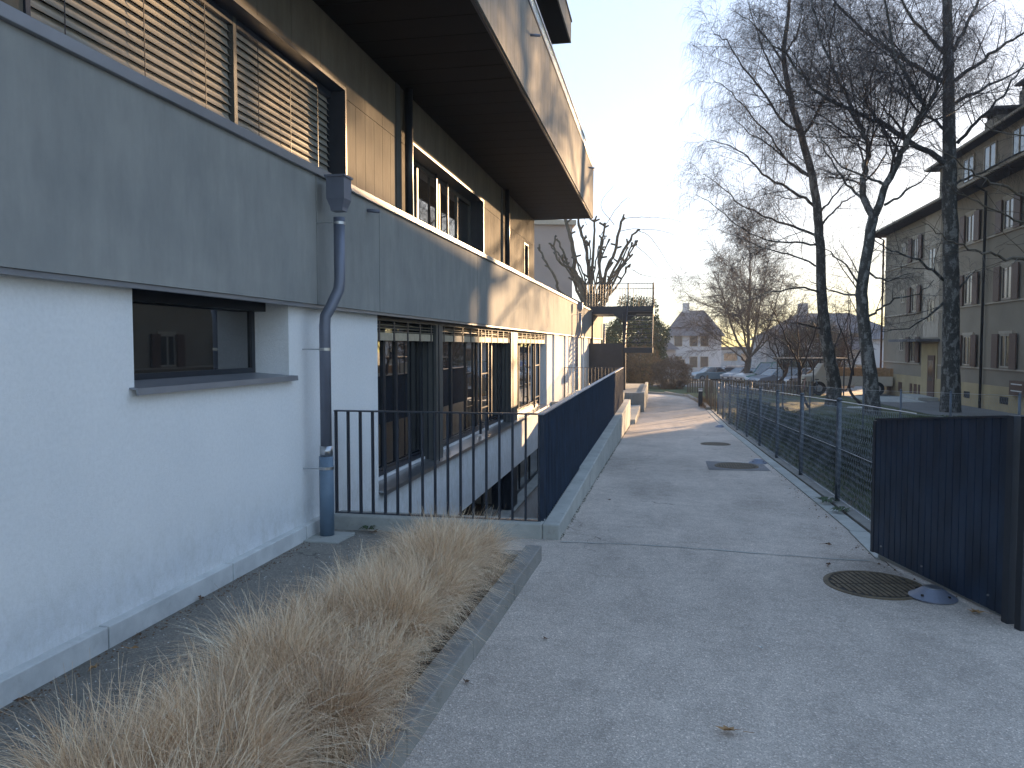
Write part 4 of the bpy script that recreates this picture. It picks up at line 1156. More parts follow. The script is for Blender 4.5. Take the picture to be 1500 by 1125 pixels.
t = traced_tree(12, (7.25, 28.5, zT2), [(1275, 560, 28.5, .25), (1268, 500, 28.5, .21), (1262, 430, 28.5, .20), (1270, 370, 28.5, .18), (1279, 318, 28.5, .17)],
 [([(1279, 318, 28.5), (1264, 285, 28.6), (1268, 250, 28.8), (1273, 222, 29.0), (1262, 190, 29.3), (1248, 160, 29.6), (1230, 120, 29.9), (1212, 80, 30.2), (1195, 30, 30.4), (1180, -40, 30.6)], .12),
  ([(1279, 318, 28.5), (1296, 280, 28.4), (1312, 240, 28.2), (1328, 207, 28.0), (1342, 180, 27.8), (1353, 160, 27.6), (1330, 115, 27.3), (1310, 75, 27.0), (1300, 20, 26.8), (1290, -50, 26.6)], .13),
  ([(1300, 272, 28.4), (1270, 258, 28.0), (1235, 245, 27.6), (1205, 205, 27.2), (1190, 170, 27.0)], .05),
  ([(1262, 290, 28.6), (1240, 270, 28.9), (1215, 232, 29.2), (1200, 205, 29.4), (1180, 190, 29.6)], .05),
  ([(1328, 207, 28.0), (1310, 175, 28.3), (1285, 150, 28.6), (1250, 100, 29)], .05),
  ([(1353, 160, 27.6), (1375, 120, 27.3), (1390, 70, 27.0), (1400, 10, 26.8)], .06),
  ([(1266, 470, 28.5), (1285, 455, 28.2), (1310, 440, 27.9), (1345, 430, 27.6), (1368, 410, 27.4)], .05),
  ([(1270, 400, 28.5), (1300, 410, 28.0), (1340, 400, 27.6)], .045),
  ([(1264, 440, 28.5), (1245, 430, 28.8), (1215, 425, 29), (1185, 410, 29.3)], .05),
  ([(1262, 420, 28.5), (1240, 390, 28.2), (1215, 370, 28), (1190, 355, 27.8)], .04),
  ([(1296, 300, 28.4), (1320, 285, 28.0), (1350, 265, 27.6), (1370, 240, 27.3)], .05)], BIRCH)
t.finish('birch_tree', 'middle bare birch whose dark trunk forks into a V above the car park', 'tree', (7.25, 28.5, zT2), 'birch', 'twig', 'bare birch trees on the lawn')
zT3 = g(34.2)
t = traced_tree(13, (7.1, 34.2, zT3), [(1222, 560, 34.2, .28), (1212, 510, 34.2, .24), (1204, 440, 34.2, .21), (1202, 370, 34.2, .19), (1197, 310, 34.2, .18), (1190, 260, 34.2, .16), (1172, 193, 34.2, .14), (1160, 150, 34.2, .12), (1148, 83, 34.2, .10), (1155, 20, 34.2, .07), (1158, -60, 34.2, .03)],
 [([(1196, 305, 34.2), (1170, 285, 33.8), (1140, 268, 33.3), (1118, 255, 33.0), (1095, 230, 32.6), (1070, 215, 32.3), (1040, 205, 32)], .07),
  ([(1198, 345, 34.2), (1170, 335, 34.6), (1130, 320, 35), (1085, 300, 35.4), (1060, 275, 35.8), (1030, 255, 36)], .06),
  ([(1172, 193, 34.2), (1145, 175, 33.6), (1115, 130, 33.0), (1090, 100, 32.5), (1065, 60, 32), (1045, 50, 31.6)], .06),
  ([(1175, 200, 34.2), (1200, 160, 34.7), (1215, 110, 35.2), (1220, 40, 35.6), (1225, -40, 36)], .07),
  ([(1190, 260, 34.2), (1160, 240, 34.8), (1130, 215, 35.3), (1100, 195, 35.8), (1068, 165, 36.2)], .055),
  ([(1155, 140, 34.2), (1130, 100, 34.6), (1110, 50, 35), (1095, 0, 35.3)], .05),
  ([(1148, 83, 34.2), (1170, 40, 33.8), (1180, -20, 33.4)], .05),
  ([(1205, 430, 34.2), (1180, 420, 33.7), (1150, 425, 33.3), (1120, 430, 33.0), (1085, 445, 32.6)], .05),
  ([(1204, 480, 34.2), (1180, 475, 33.8), (1150, 472, 33.4), (1115, 468, 33.0)], .05),
  ([(1204, 330, 34.2), (1225, 305, 34.0), (1245, 290, 33.8), (1265, 275, 33.6)], .05),
  ([(1200, 390, 34.2), (1165, 375, 34.7), (1125, 365, 35.2), (1085, 350, 35.6), (1050, 335, 36)], .045),
  ([(1197, 318, 34.2), (1220, 290, 34.6), (1240, 262, 35.0), (1255, 230, 35.4)], .05),
  ([(1190, 262, 34.2), (1155, 235, 34.0), (1120, 190, 33.6), (1085, 150, 33.2), (1060, 125, 33), (1045, 120, 32.8)], .05),
  ([(1202, 360, 34.2), (1165, 355, 33.8), (1120, 350, 33.4), (1080, 330, 33), (1045, 300, 32.6), (1020, 285, 32.4)], .045),
  ([(1150, 95, 34.2), (1125, 60, 33.8), (1095, 30, 33.4), (1070, 15, 33)], .045),
  ([(1215, 540, 34.2), (1225, 500, 34.1), (1240, 470, 34.0), (1246, 440, 33.9)], .04)], BIRCH)
t.finish('birch_tree', 'left bare birch with leaning trunk and long drooping twigs towards the bright sky', 'tree', (7.1, 34.2, zT3), 'birch', 'twig', 'bare birch trees on the lawn')
# multi-stem small tree by the car park
SMALL = [dict(dens=2.0, start=.15, fwd=.8, side=.75, up=.1, max=4.5, min=1.2, ratio=.5, rr=.4, step=.6, wander=.07, lift=.02),
         dict(dens=2.6, start=.12, fwd=.8, side=.8, up=.05, max=2.2, min=.8, ratio=.5, rr=.45, step=.5, wander=.1, lift=.0),
         dict(dens=9, start=.08, fwd=.8, side=.75, up=.0, max=1.7, min=.7, ratio=.6, rr=.5, step=.4, wander=.12, lift=0)]
YS_ = 60
zS = g(YS_)
bS = at_z(1093, 555, zS)
YS_ = bS[1]
t = traced_tree(14, (bS[0], bS[1], g(bS[1])), [(1094, 545, YS_, .30), (1097, 525, YS_, .26)],
 [([(1097, 525, YS_), (1096, 480, YS_), (1098, 430, YS_ + .5), (1099, 380, YS_), (1097, 335, YS_)], .17),
  ([(1097, 525, YS_), (1080, 500, YS_ - 1), (1070, 470, YS_ - 2), (1058, 430, YS_ - 2.5), (1045, 400, YS_ - 3)], .13),
  ([(1097, 525, YS_), (1112, 505, YS_ + 1), (1125, 480, YS_ + 1.5), (1138, 440, YS_ + 2), (1150, 400, YS_ + 2)], .13),
  ([(1097, 520, YS_), (1088, 480, YS_ + 1), (1078, 430, YS_ + 2), (1068, 375, YS_ + 3)], .11),
  ([(1098, 520, YS_), (1108, 480, YS_ - 1), (1116, 430, YS_ - 2), (1128, 370, YS_ - 3)], .12),
  ([(1092, 530, YS_), (1075, 515, YS_ - 1), (1055, 500, YS_ - 2), (1030, 480, YS_ - 3), (1010, 470, YS_ - 3.5)], .08),
  ([(1097, 525, YS_), (1122, 500, YS_), (1145, 478, YS_), (1170, 455, YS_)], .08),
  ([(1096, 470, YS_), (1060, 455, YS_), (1020, 440, YS_ + 1), (1000, 425, YS_ + 1)], .06)], SMALL)
t.finish('bare_tree', 'rounded bare tree with many rising stems at the edge of the car park', 'tree', (bS[0], bS[1], g(bS[1])), 'bark', 'shrub_dark', None, r=.012, droop=.35, seg=3)
# dark shrub tree between T3 and T2 and by the bicycle shelter
SHR = [dict(dens=2.6, start=.2, fwd=.7, side=.9, up=.05, max=1.5, min=.4, ratio=.5, rr=.5, step=.3, wander=.12, lift=0),
       dict(dens=5.0, start=.1, fwd=.7, side=.9, up=0, max=.7, min=.3, ratio=.6, rr=.5, step=.25, wander=.15, lift=0)]
t = traced_tree(15, (5.9, 32.5, g(32.5)), [(1172, 570, 32.5, .05), (1173, 545, 32.5, .045)],
 [([(1172, 560, 32.5), (1165, 520, 32.3), (1150, 490, 32.0), (1135, 460, 31.7), (1125, 440, 31.5)], .04),
  ([(1173, 550, 32.5), (1170, 510, 32.7), (1168, 470, 33), (1180, 430, 33.3)], .04),
  ([(1172, 545, 32.5), (1190, 500, 32.2), (1198, 470, 31.9), (1205, 450, 31.7)], .035),
  ([(1170, 530, 32.5), (1150, 505, 33), (1130, 490, 33.4), (1110, 478, 33.7)], .03)], SHR)
t.finish('bare_shrub', 'small dark bare shrub tree in front of the bicycle shelter', 'shrub', (5.9, 32.5, g(32.5)), 'twig', 'twig', None, r=.004, droop=.0)
t = traced_tree(16, (7.9, 31.2, g(31.2)), [(1246, 575, 31.2, .05), (1249, 540, 31.2, .045)],
 [([(1249, 540, 31.2), (1262, 510, 31.0), (1275, 490, 30.8), (1283, 470, 30.6)], .04),
  ([(1250, 550, 31.2), (1247, 500, 31.4), (1244, 460, 31.6), (1243, 430, 31.8)], .035),
  ([(1248, 545, 31.2), (1238, 500, 31), (1225, 465, 30.8), (1222, 440, 30.6)], .03)], SHR[1:])
t.finish('bare_shrub', 'thin dark sapling growing between the left and middle birch trunks', 'shrub', (7.9, 31.2, g(31.2)), 'twig', 'twig', None, r=.004, droop=.0)
for (sd, x, y, pxs, lab) in ((17, 6.2, 49.5, (1150, 1120, 1180, 1135), 'tall dense bare shrub left behind the bicycle shelter'), (18, 8.9, 51.0, (1192, 1165, 1215, 1180), 'tall dense bare shrub right behind the bicycle shelter'), (19, 10.6, 53.0, (1228, 1205, 1255, 1240), 'bare shrub behind the pickup between the birch trunks')):
    zz = g(y)
    t = traced_tree(sd, (x, y, zz), [(pxs[0], 550, y, .09), (pxs[0], 530, y, .08)],
     [([(pxs[0], 545, y), (pxs[1] + 10, 510, y - .5), (pxs[1], 470, y - 1)], .06), ([(pxs[0], 545, y), (pxs[2] - 8, 505, y + .5), (pxs[2], 462, y + 1)], .06),
      ([(pxs[0], 540, y), (pxs[3], 500, y), (pxs[3] + 4, 455, y + .3)], .06), ([(pxs[0], 545, y), (pxs[0] + 10, 500, y + .8), (pxs[0] + 6, 458, y + 1.2)], .05)],
     [dict(dens=3.2, start=.1, fwd=.8, side=.85, up=.1, max=2.2, min=.8, ratio=.5, rr=.45, step=.4, wander=.1, lift=.01), dict(dens=4.5, start=.1, fwd=.8, side=.8, up=0, max=1.3, min=.5, ratio=.5, rr=.45, step=.3, wander=.12, lift=0), dict(dens=9, start=.05, fwd=.8, side=.8, up=0, max=.8, min=.35, ratio=.6, rr=.5, step=.3, wander=.1, lift=0)])
    t.finish('bare_shrub', lab, 'shrub', (x, y, zz), 'twig', 'shrub_dark', None, r=.006, droop=.05, seg=3)
# foreground stray twigs of a tree right of the frame
t = Tree(21)
bt = Vector((11.5, 15.5, g(15.5)))
t.trunk.tube([bt, bt + Vector((.1, .1, 2.5)), bt + Vector((0, .3, 5)), bt + Vector((-.2, .4, 8))], [.22, .18, .14, .07], 10)
for pl, r_ in [([(1560, 360, 15), (1500, 260 + 30, 14), (1440, 262, 13.2), (1400, 232, 12.6), (1352, 205, 12.2)], .02),
               ([(1580, 400, 15), (1495, 380, 14), (1450, 372, 13.6), (1410, 360, 13.2), (1380, 345, 13), (1350, 325, 12.6)], .022),
               ([(1570, 330, 15.2), (1500, 325, 14.5), (1440, 300, 14), (1400, 280, 13.6), (1370, 265, 13.3)], .018),
               ([(1580, 250, 15.4), (1510, 205, 14.6), (1455, 190, 14), (1420, 160, 13.6)], .015)]:
    P_ = [at_y(a, c, y) for a, c, y in pl]; P_.insert(0, bt + Vector((-.1, .3, max(2.0, min(7.5, P_[0].z - 1.0)))))
    pp = smooth_path(P_, 5, .02, t.rg); n = len(pp)
    t.trunk.tube(pp, [max(.003, r_ * (1.6 - 1.4 * i / (n - 1))) for i in range(n)], 6)
    t.children(pp, r_, r_ * .3, 0, [dict(dens=1.6, start=.2, fwd=.9, side=.5, up=-.1, max=1.0, min=.4, ratio=.3, rr=.4, step=.2, wander=.08, lift=-.02), dict(dens=2.5, start=.1, fwd=.9, side=.5, up=0, max=.5, min=.2, ratio=.5, rr=.5, step=.2, wander=.1, lift=0)])
t.finish('bare_tree', 'pale thin bare branches reaching in from the right in front of the beige house', 'tree', tuple(bt), 'bark', 'bark', None, r=.002, droop=.2)
# pollarded plane tree behind the building
YP = 44.0
def pl(*q): return [(a, c, YP + d) for a, c, d in q]
heads = [([(862, 460, 0), (850, 420, 0), (842, 395, 0), (838, 355, 0), (828, 318, 0), (826, 300, 0)], .20),
 ([(845, 400, 0), (820, 385, -.5), (812, 360, -.5), (815, 345, -.5)], .11), ([(872, 455, 0), (862, 400, .3), (858, 360, .5), (848, 330, .6), (848, 318, .6)], .16),
 ([(866, 440, 0), (868, 390, 0), (870, 345, 0), (870, 322, 0)], .13), ([(884, 440, 0), (877, 385, -.3), (883, 345, -.4), (886, 326, -.5)], .12),
 ([(880, 450, 0), (888, 395, .5), (900, 370, .6), (910, 325, .7), (914, 320, .7)], .14), ([(888, 440, 0), (895, 405, .2), (915, 365, .3), (930, 340, .2), (936, 337, 0)], .12),
 ([(885, 445, 0), (900, 410, -.4), (915, 385, -.5), (926, 355, -.6)], .10), ([(800, 470, 0), (822, 430, 0), (815, 410, -.3), (800, 385, -.4), (788, 362, -.5)], .12),
 ([(858, 450, 0), (845, 425, .4), (835, 395, .6), (822, 362, .7), (815, 350, .7)], .12), ([(895, 430, 0), (908, 412, 0), (918, 395, .2), (923, 390, .2)], .08), ([(878, 430, .4), (880, 380, .8), (884, 352, 1), (888, 345, 1)], .10)]
rgp = random.Random(5)
for (x0_, x1_, y1_) in ((850, 806, 356), (855, 818, 372), (858, 833, 340), (862, 853, 345), (868, 864, 352), (872, 893, 350), (876, 903, 358), (882, 920, 362), (884, 927, 372), (870, 878, 360), (860, 840, 372), (888, 934, 352)):
    d0 = rgp.uniform(-1, 1); heads.append(([(866, 455, 0), (x0_, 425, d0 * .4), ((x0_ + x1_) / 2 + rgp.uniform(-4, 4), (425 + y1_) / 2, d0 * .8), (x1_, y1_, d0)], rgp.uniform(.06, .09)))
bP = at_z(868, 520, g(YP)); bP = Vector((at_y(868, 500, YP)[0], YP, g(YP)))
t = Tree(31)
t.trunk.tube(smooth_path([bP, bP + Vector((0, 0, 1.6)), at_y(866, 470, YP), at_y(868, 430, YP)], 4), [.42, .4, .38, .36, .34, .33, .33, .33, .32, .32, .32, .3, .28], 12)
for pts_, r_ in heads:
    pp = smooth_path([at_y(868, 455, YP)] + [at_y(a, c, YP + d) for a, c, d in pts_[0 if pts_[0][0] > 840 else 1:]], 4, .03, t.rg); n = len(pp)
    rr = [max(.042, .8 * r_ * (1 - .5 * i / (n - 1))) * t.rg.uniform(.9, 1.15) for i in range(n)]; rr[-1] *= 1.5
    t.trunk.tube(pp, rr, 8)
    for k in range(3):
        i = t.rg.randrange(n // 2, n - 1); d = Vector((t.rg.gauss(0, 1), t.rg.gauss(0, .5), t.rg.uniform(.3, 1))).normalized()
        t.trunk.tube([pp[i], pp[i] + d * .35], [.06, .05], 6)
for (pts_) in [[(914, 320), (940, 318), (975, 320), (1000, 326)], [(935, 338), (955, 350), (985, 395), (1000, 410)], [(900, 330), (880, 300), (900, 270)], [(905, 340), (935, 335), (975, 340), (990, 345)],
               [(860, 330), (850, 300), (845, 270)], [(925, 395), (950, 405), (985, 408)], [(880, 345), (900, 310), (918, 290), (925, 295)], [(926, 356), (950, 375), (970, 400)]]:
    pp = smooth_path([at_y(a, c, YP + t.rg.uniform(-.5, .5)) for a, c in pts_], 4, .02, t.rg)
    t.br.tube(pp, [.02 * (1 - .7 * i / (len(pp) - 1)) for i in range(len(pp))], 4)
    t.children(pp, .01, .004, 0, [dict(dens=1.4, start=.2, fwd=.8, side=.6, up=-.05, max=1.3, min=.5, ratio=.3, rr=.5, step=.25, wander=.1, lift=-.04), dict(dens=1.8, start=.1, fwd=.8, side=.6, up=0, max=.6, min=.3, ratio=.5, rr=.5, step=.25, wander=.1, lift=0)])
t.finish('pollarded_tree', 'thick pollarded tree with knobbly cut-back limbs rising behind the steel stair', 'tree', tuple(bP), 'pollard', 'twig_warm', None, r=.006, droop=.2)

# hedges and bushes at the end of the path
bushy('hedge', 'clipped reddish-brown bare hedge at the bend of the path', 'hedge', (.75, 54.5, -.35), (1.35, 2.0, 1.25), 15000, (.08, .2), 'hedge_brown', 5, wide=.05)
bushy('shrub', 'tangled brown bush behind the planter box under the stair', 'shrub', (-3.4, 57, .0), (2.4, 2.0, 1.6), 12000, (.08, .25), 'twig_warm', 6, wide=.04)
bushy('shrub', 'pale twiggy bush left of the clipped hedge', 'shrub', (-1.2, 56.5, .1), (1.6, 1.5, 1.5), 9000, (.08, .22), 'leaf_dry', 8, wide=.04)
bushy('evergreen_bush', 'tall olive-green evergreen bush right behind the stair landing', 'shrub', (-1.9, 62, 1.7), (2.6, 2.4, 3.6), 22000, (.06, .13), 'bush_green', 7)
bushy('evergreen_bush', 'dark ivy-covered bush filling the gap behind the steel stair', 'shrub', (-6.6, 56, 1.3), (3.4, 2.0, 2.6), 26000, (.04, .1), 'bush_green', 9)
V, Fc, tt = tufts([(1.95 + random.uniform(-.3, .35), 30.6 + random.uniform(0, 6.0), random.uniform(.5, 1.0)) for _ in range(26)], 220, .45, 9, .15)
V[:, 2] += np.interp(V[:, 1], [q for q, _ in GY], [q for _, q in GY]); 
np_mesh('dry_plants', V, Fc, 'leaf_dry', label='low dry rusty plants behind the kerb at the bend', cat='ground cover', kind='stuff')
# kerb at the bend
K2 = empty('kerb', 'low dark curved kerb bordering the bend at the end of the path', 'kerb', (1.6, 33, g(33)))
kp = [(1.74, 30.1), (1.72, 33.0), (1.5, 36.5), (1.3, 39.5), (.2, 42.5), (-2, 44.3), (-6, 46)]
for i in range(len(kp) - 1):
    (xa, ya), (xb, yb) = kp[i], kp[i + 1]
    slab((xa, ya), (xb, yb), -.14, min(g(ya), g(yb)) - .2, (g(ya) + g(yb)) / 2 + .12, 'concrete_dark', K2)
# wooden picket fence beyond the mesh fence
PF = empty('picket_fence', 'weathered grey upright wooden picket fence past the end of the mesh fence', 'fence', (1.95, 31, g(31)))
for i in range(30):
    y = 28.6 + i * .42; x = 1.95 + .04 * math.sin(i) + max(0, (y - 34)) * .06
    inst('picket', _unit.get('wood') or MB().box(-.5, -.5, -.5, .5, .5, .5).mesh('block_wood', 'wood'), (x - 1.95, y - 31, .5 + g(y) - g(31)), PF, scale=(.035, .09, 1.15 + .06 * math.sin(i * 2.1)))
PF2 = empty('picket_fence', 'long pale wooden picket fence crossing in front of the parked cars', 'fence', (4, 44, g(44)))
for i in range(46):
    t_ = i / 45; x = 1.6 + t_ * 6.2; y = 47 - t_ * 4.5
    inst('picket', _unit.get('wood') or MB().box(-.5, -.5, -.5, .5, .5, .5).mesh('block_wood', 'wood'), (x - 4, y - 44, .35 + g(y) - g(44)), PF2, scale=(.09, .03, .85))

# ------------------------------------------------------------------ beige house on the right
HX = 12.6
H = empty('apartment_house', 'three-storey beige rendered house with brown shutters and tiled roof behind the birches', 'house', (HX, 33, -.9))
def hp(name, mat, x0, y0, z0, x1, y1, z1, parent=None, **t):
    p_ = parent or H
    o = ubox(name, mat, x0, y0, z0, x1, y1, z1, p_, **t)
    if p_ is H: o.matrix_parent_inverse = H.matrix_basis.inverted()
    return o
HY0, HY1 = 14.0, 47.6
hp('wall', 'render_beige', HX, HY0, .12, HX + 11, HY1, 8.0)
hp('plinth', 'plinth', HX - .03, HY0 - .03, -2.2, HX + 11.03, HY1 + .03, .119)
for z in (.73, 3.27, 5.85):
    hp('sill_band', 'trim', HX - .06, HY0, z, HX - .001, 38.6, z + .06)
    hp('sill_band', 'trim', HX - .06, 41.1, z, HX - .001, HY1, z + .06)
def hwin(y0, y1, z0, z1, shut=.52, kind=0):
    fr = MB()
    fr.box(HX - .035, y0, z0, HX - .004, y0 + .07, z1).box(HX - .035, y1 - .07, z0, HX - .004, y1, z1).box(HX - .035, y0 + .07, z1 - .07, HX - .004, y1 - .07, z1).box(HX - .035, y0 + .07, z0, HX - .004, y1 - .07, z0 + .07)
    fr.box(HX - .033, (y0 + y1) / 2 - .04, z0 + .07, HX - .006, (y0 + y1) / 2 + .04, z1 - .07)
    w = fr.build('window', 'trim', H); w.matrix_parent_inverse = H.matrix_basis.inverted()
    ubox('pane', 'glass_far', HX - .016, y0 + .07, z0 + .07, HX - .012, y1 - .07, z1 - .07, w)
    ubox('lintel', 'trim', HX - .05, y0 - .08, z1 + .002, HX - .001, y1 + .08, z1 + .12, w)
    if shut:
        for (a, c) in ((y0 - shut - .03, y0 - .03), (y1 + .03, y1 + .03 + shut)):
            s_ = ubox('shutter', 'brown_paint', HX - .11, a, z0 - .02, HX - .06, c, z1 + .02, w)
    return w
for (z0, z1) in ((.82, 2.08), (3.36, 4.62), (5.93, 7.1)):
    for yc in (42.2, 35.2, 31.6, 27.4, 23.8, 19.6):
        hwin(yc - .48, yc + .48, z0, z1)
    hwin(43.85, 44.5, z0 + .55, z1 - .15, 0)
# recessed entrance and stair window bay
hp('stair_bay', 'trim', HX - .015, 38.75, 2.05, HX - .001, 40.9, 7.9)
for z in (2.75, 5.2):
    w = hwin(39.3, 40.3, z, z + 1.1, 0)
hp('door_surround', 'plinth', HX - .04, 38.75, -.78, HX - .001, 40.9, 1.75)
d = hp('door', 'brown_paint', HX - .09, 38.95, -.74, HX - .045, 39.85, 1.2)
ubox('door_pane', 'glass_far', HX - .094, 39.1, .0, HX - .091, 39.7, 1.0, d)
hp('door_canopy', 'roof_grey', HX - 1.0, 38.5, 1.85, HX - .002, 43.0, 1.97)
hp('door_step', 'concrete', HX - .9, 38.4, -1.0, HX - .05, 41.2, -.74)
for (a, c, z0, z1) in ((45.9, 46.6, -.85, -.27), (43.9, 44.5, -.8, -.28), (42.2, 42.6, -.75, -.27), (41.5, 41.95, -.75, -.27), (41.0, 41.3, -.75, -.27), (34.8, 35.4, -.52, -.25), (31.2, 31.9, -.52, -.25), (27.2, 27.9, -.52, -.25)):
    hp('basement_window', 'brown_paint' if a > 40 else 'iron_dark', HX - .045, a, z0, HX - .031, c, z1)
mb_ = hp('mailbox', 'brown_paint', HX - .2, 29.6, -.12, HX - .035, 30.75, .40)
for k in range(2): ubox('mailbox_slot', 'plate', HX - .205, 29.75 + 0 * k, .26 - k * .24, HX - .2, 30.6, .30 - k * .24, mb_)
for (y, mt, zt) in ((33.52, 'iron_dark', 7.7), (47.95 - .3, 'brown_paint', 7.7), (21.5, 'iron_dark', 7.7)):
    mb = MB(); mb.tube([(HX - .12, y, -1.1), (HX - .12, y, zt), (HX - .6, y, zt + .25)], .055, 8); o = mb.build('downpipe', mt, H, sm=True); o.matrix_parent_inverse = H.matrix_basis.inverted()
# roof: hipped, 32 degrees, deep eaves
def hroof(x0, x1, y0, y1, z, slope, zc=None, name='roof', mat='roof', parent=H, inv=True):
    w = (x1 - x0) / 2; h = w * slope; mb = MB()
    mb.v = [(x0, y0, z), (x1, y0, z), (x1, y1, z), (x0, y1, z), (x0 + w, y0 + w, z + h), (x0 + w, y1 - w, z + h)]
    mb.f = [(0, 1, 4), (1, 2, 5, 4), (2, 3, 5), (3, 0, 4, 5), (0, 3, 2, 1)]
    o = mb.build(name, mat, parent)
    if inv: o.matrix_parent_inverse = parent.matrix_basis.inverted()
    return o
rf = hroof(HX - .75, HX + 11.75, HY0 - .7, HY1 + .9, 8.06, .52)
ub = box('eaves', 'roof', HX - .73, HY0 - .68, 7.93, HX + 11.7, HY1 + .88, 8.055, H); ub.matrix_parent_inverse = H.matrix_basis.inverted()
hp('gutter', 'trim', HX - .84, HY0 - .7, 7.98, HX - .745, HY1 + .9, 8.07)
# attic storey
at_ = hp('attic_wall', 'render_beige', HX + .35, 16, 8.2, HX + 8, 40.2, 10.0)
hp('attic_eaves', 'roof', HX - .1, 15.6, 10.0, HX + 8.4, 40.7, 10.13)
hp('attic_gutter', 'trim', HX - .18, 15.6, 10.02, HX - .101, 40.7, 10.12)
for yc in (38.6, 36.6, 34.4, 31.8, 29.4, 26, 22.5, 19):
    fr = MB(); x = HX + .32
    fr.box(x - .02, yc - .6, 8.75, x + .02, yc - .52, 9.75).box(x - .02, yc + .52, 8.75, x + .02, yc + .6, 9.75).box(x - .02, yc - .52, 9.68, x + .02, yc + .52, 9.75).box(x - .02, yc - .04, 8.75, x + .02, yc + .04, 9.68)
    w = fr.build('window', 'trim', H); w.matrix_parent_inverse = H.matrix_basis.inverted()
    ubox('pane', 'glass_far', x, yc - .52, 8.75, x + .005, yc + .52, 9.68, w)
for (x0, y0, x1, y1, z1) in ((14.4, 33.2, 15.6, 35.6, 12.1), (13.5, 35.4, 14.3, 36.6, 11.15)):
    c_ = hp('chimney', 'render_beige', x0, y0, 9.5, x1, y1, z1)
    ubox('chimney_cap', 'roof_grey', x0 - .15, y0 - .15, z1 + .25, x1 + .15, y1 + .15, z1 + .33, c_)
    for k in range(4):
        t_ = y0 + .1 + k * (y1 - y0 - .3) / 3; ubox('cap_support', 'roof', x0 + .05, t_, z1, x1 - .05, t_ + .12, z1 + .25, c_)
hp('doorstep_slab', 'concrete', HX - 3.2, 37.0, -1.0, HX - .95, 41.0, -.86)

# ------------------------------------------------------------------ distant buildings
def far_house(name, label, cat, x0, y0, x1, y1, zb, ze, wall, roofm, slope=.8, wins=(), along='x', group=None, chim=True, flat=False):
    e = empty(name, label, cat, ((x0 + x1) / 2, y0, zb), group=group)
    def pp(nm, mt, *a, parent=None):
        o = ubox(nm, mt, *a, parent or e)
        if parent is None: o.matrix_parent_inverse = e.matrix_basis.inverted()
        return o
    pp('wall', wall, x0, y0, zb - .5, x1, y1, ze)
    W, D = x1 - x0, y1 - y0
    if flat: pp('roof', roofm, x0 - .3, y0 - .3, ze, x1 + .3, y1 + .3, ze + .4)
    else:
        o_ = .5; a0, a1, b0, b1 = x0 - o_, x1 + o_, y0 - o_, y1 + o_; mb = MB()
        if W >= D:
            w = (b1 - b0) / 2; i_ = min(w, (a1 - a0) * .32); h = w * slope
            mb.v = [(a0, b0, ze), (a1, b0, ze), (a1, b1, ze), (a0, b1, ze), (a0 + i_, b0 + w, ze + h), (a1 - i_, b0 + w, ze + h)]
            mb.f = [(0, 1, 5, 4), (1, 2, 5), (2, 3, 4, 5), (3, 0, 4), (0, 3, 2, 1)]
        else:
            w = (a1 - a0) / 2; i_ = min(w, (b1 - b0) * .32); h = w * slope
            mb.v = [(a0, b0, ze), (a1, b0, ze), (a1, b1, ze), (a0, b1, ze), (a0 + w, b0 + i_, ze + h), (a0 + w, b1 - i_, ze + h)]
            mb.f = [(0, 1, 4), (1, 2, 5, 4), (2, 3, 5), (3, 0, 4, 5), (0, 3, 2, 1)]
        r_ = mb.build('roof', roofm, e); r_.matrix_parent_inverse = e.matrix_basis.inverted()
        if chim:
            ubox('chimney', wall, x0 + W * .3, y0 + D * .45, ze + h * .4, x0 + W * .3 + .9, y0 + D * .45 + .8, ze + h + 1.0, r_)
    for (u, z, ww, hh) in wins:
        w = pp('window', 'trim', x0 + u, y0 - .05, z, x0 + u + ww, y0 - .002, z + hh)
        ubox('pane', 'glass_far', x0 + u + .08, y0 - .06, z + .08, x0 + u + ww - .08, y0 - .051, z + hh - .08, w)
    return e
# taupe neighbour behind the parapet (left), flush with the building line
p0 = at_y(700, 500, 66); p1 = at_y(838, 500, 66)
far_house('neighbour_building', 'plain taupe rendered block behind the pollarded tree', 'building', p0[0], 66, p1[0], 80, g(66), at_y(838, 327, 66)[2], 'taupe', 'trim', flat=True).rotation_euler = (0, 0, R(14))
# pale house with big slate roof, centre
a = at_y(978, 540, 105); b_ = at_y(1046, 540, 105)
zr = at_y(1010, 492, 105)[2]
far_house('villa', 'hazy pale house with large grey slate roof and chimney at the end of the path', 'house', a[0] - .2, 105, b_[0] + .9, 111, g(105), zr, 'offwhite', 'roof_grey', 1.0,
          [(u, z, 1.1, 1.5) for u in (1, 3, 4.4) for z in (g(105) + 1.2, g(105) + 4)])
a = at_y(955, 540, 92); b_ = at_y(992, 540, 92)
far_house('villa', 'smaller hazy house with steep gable just left of the slate-roofed house', 'house', a[0] - 4, 92, b_[0] - .2, 101, g(92), at_y(980, 512, 92)[2], 'offwhite', 'roof_grey', .75,
          [(6.8, g(92) + 1.0, 1.0, 1.3)])
# blue hall
a = at_y(1050, 540, 118); b_ = at_y(1200, 540, 118)
HL = far_house('workshop_hall', 'long flat-roofed hall with pale band and blue lower wall behind the parked cars', 'building', a[0], 118, b_[0], 130, g(118), at_y(1100, 512, 118)[2], 'hall_grey', 'roof_grey', flat=True,
          wins=[(u, g(118) + 2.1, 1.9, 1.1) for u in np.arange(1, 15, 2.4)])
o = ubox('blue_wall', 'hall_blue', a[0] + 6, 117.9, g(118) - .5, b_[0], 117.98, g(118) + 1.8, HL); o.matrix_parent_inverse = HL.matrix_basis.inverted()
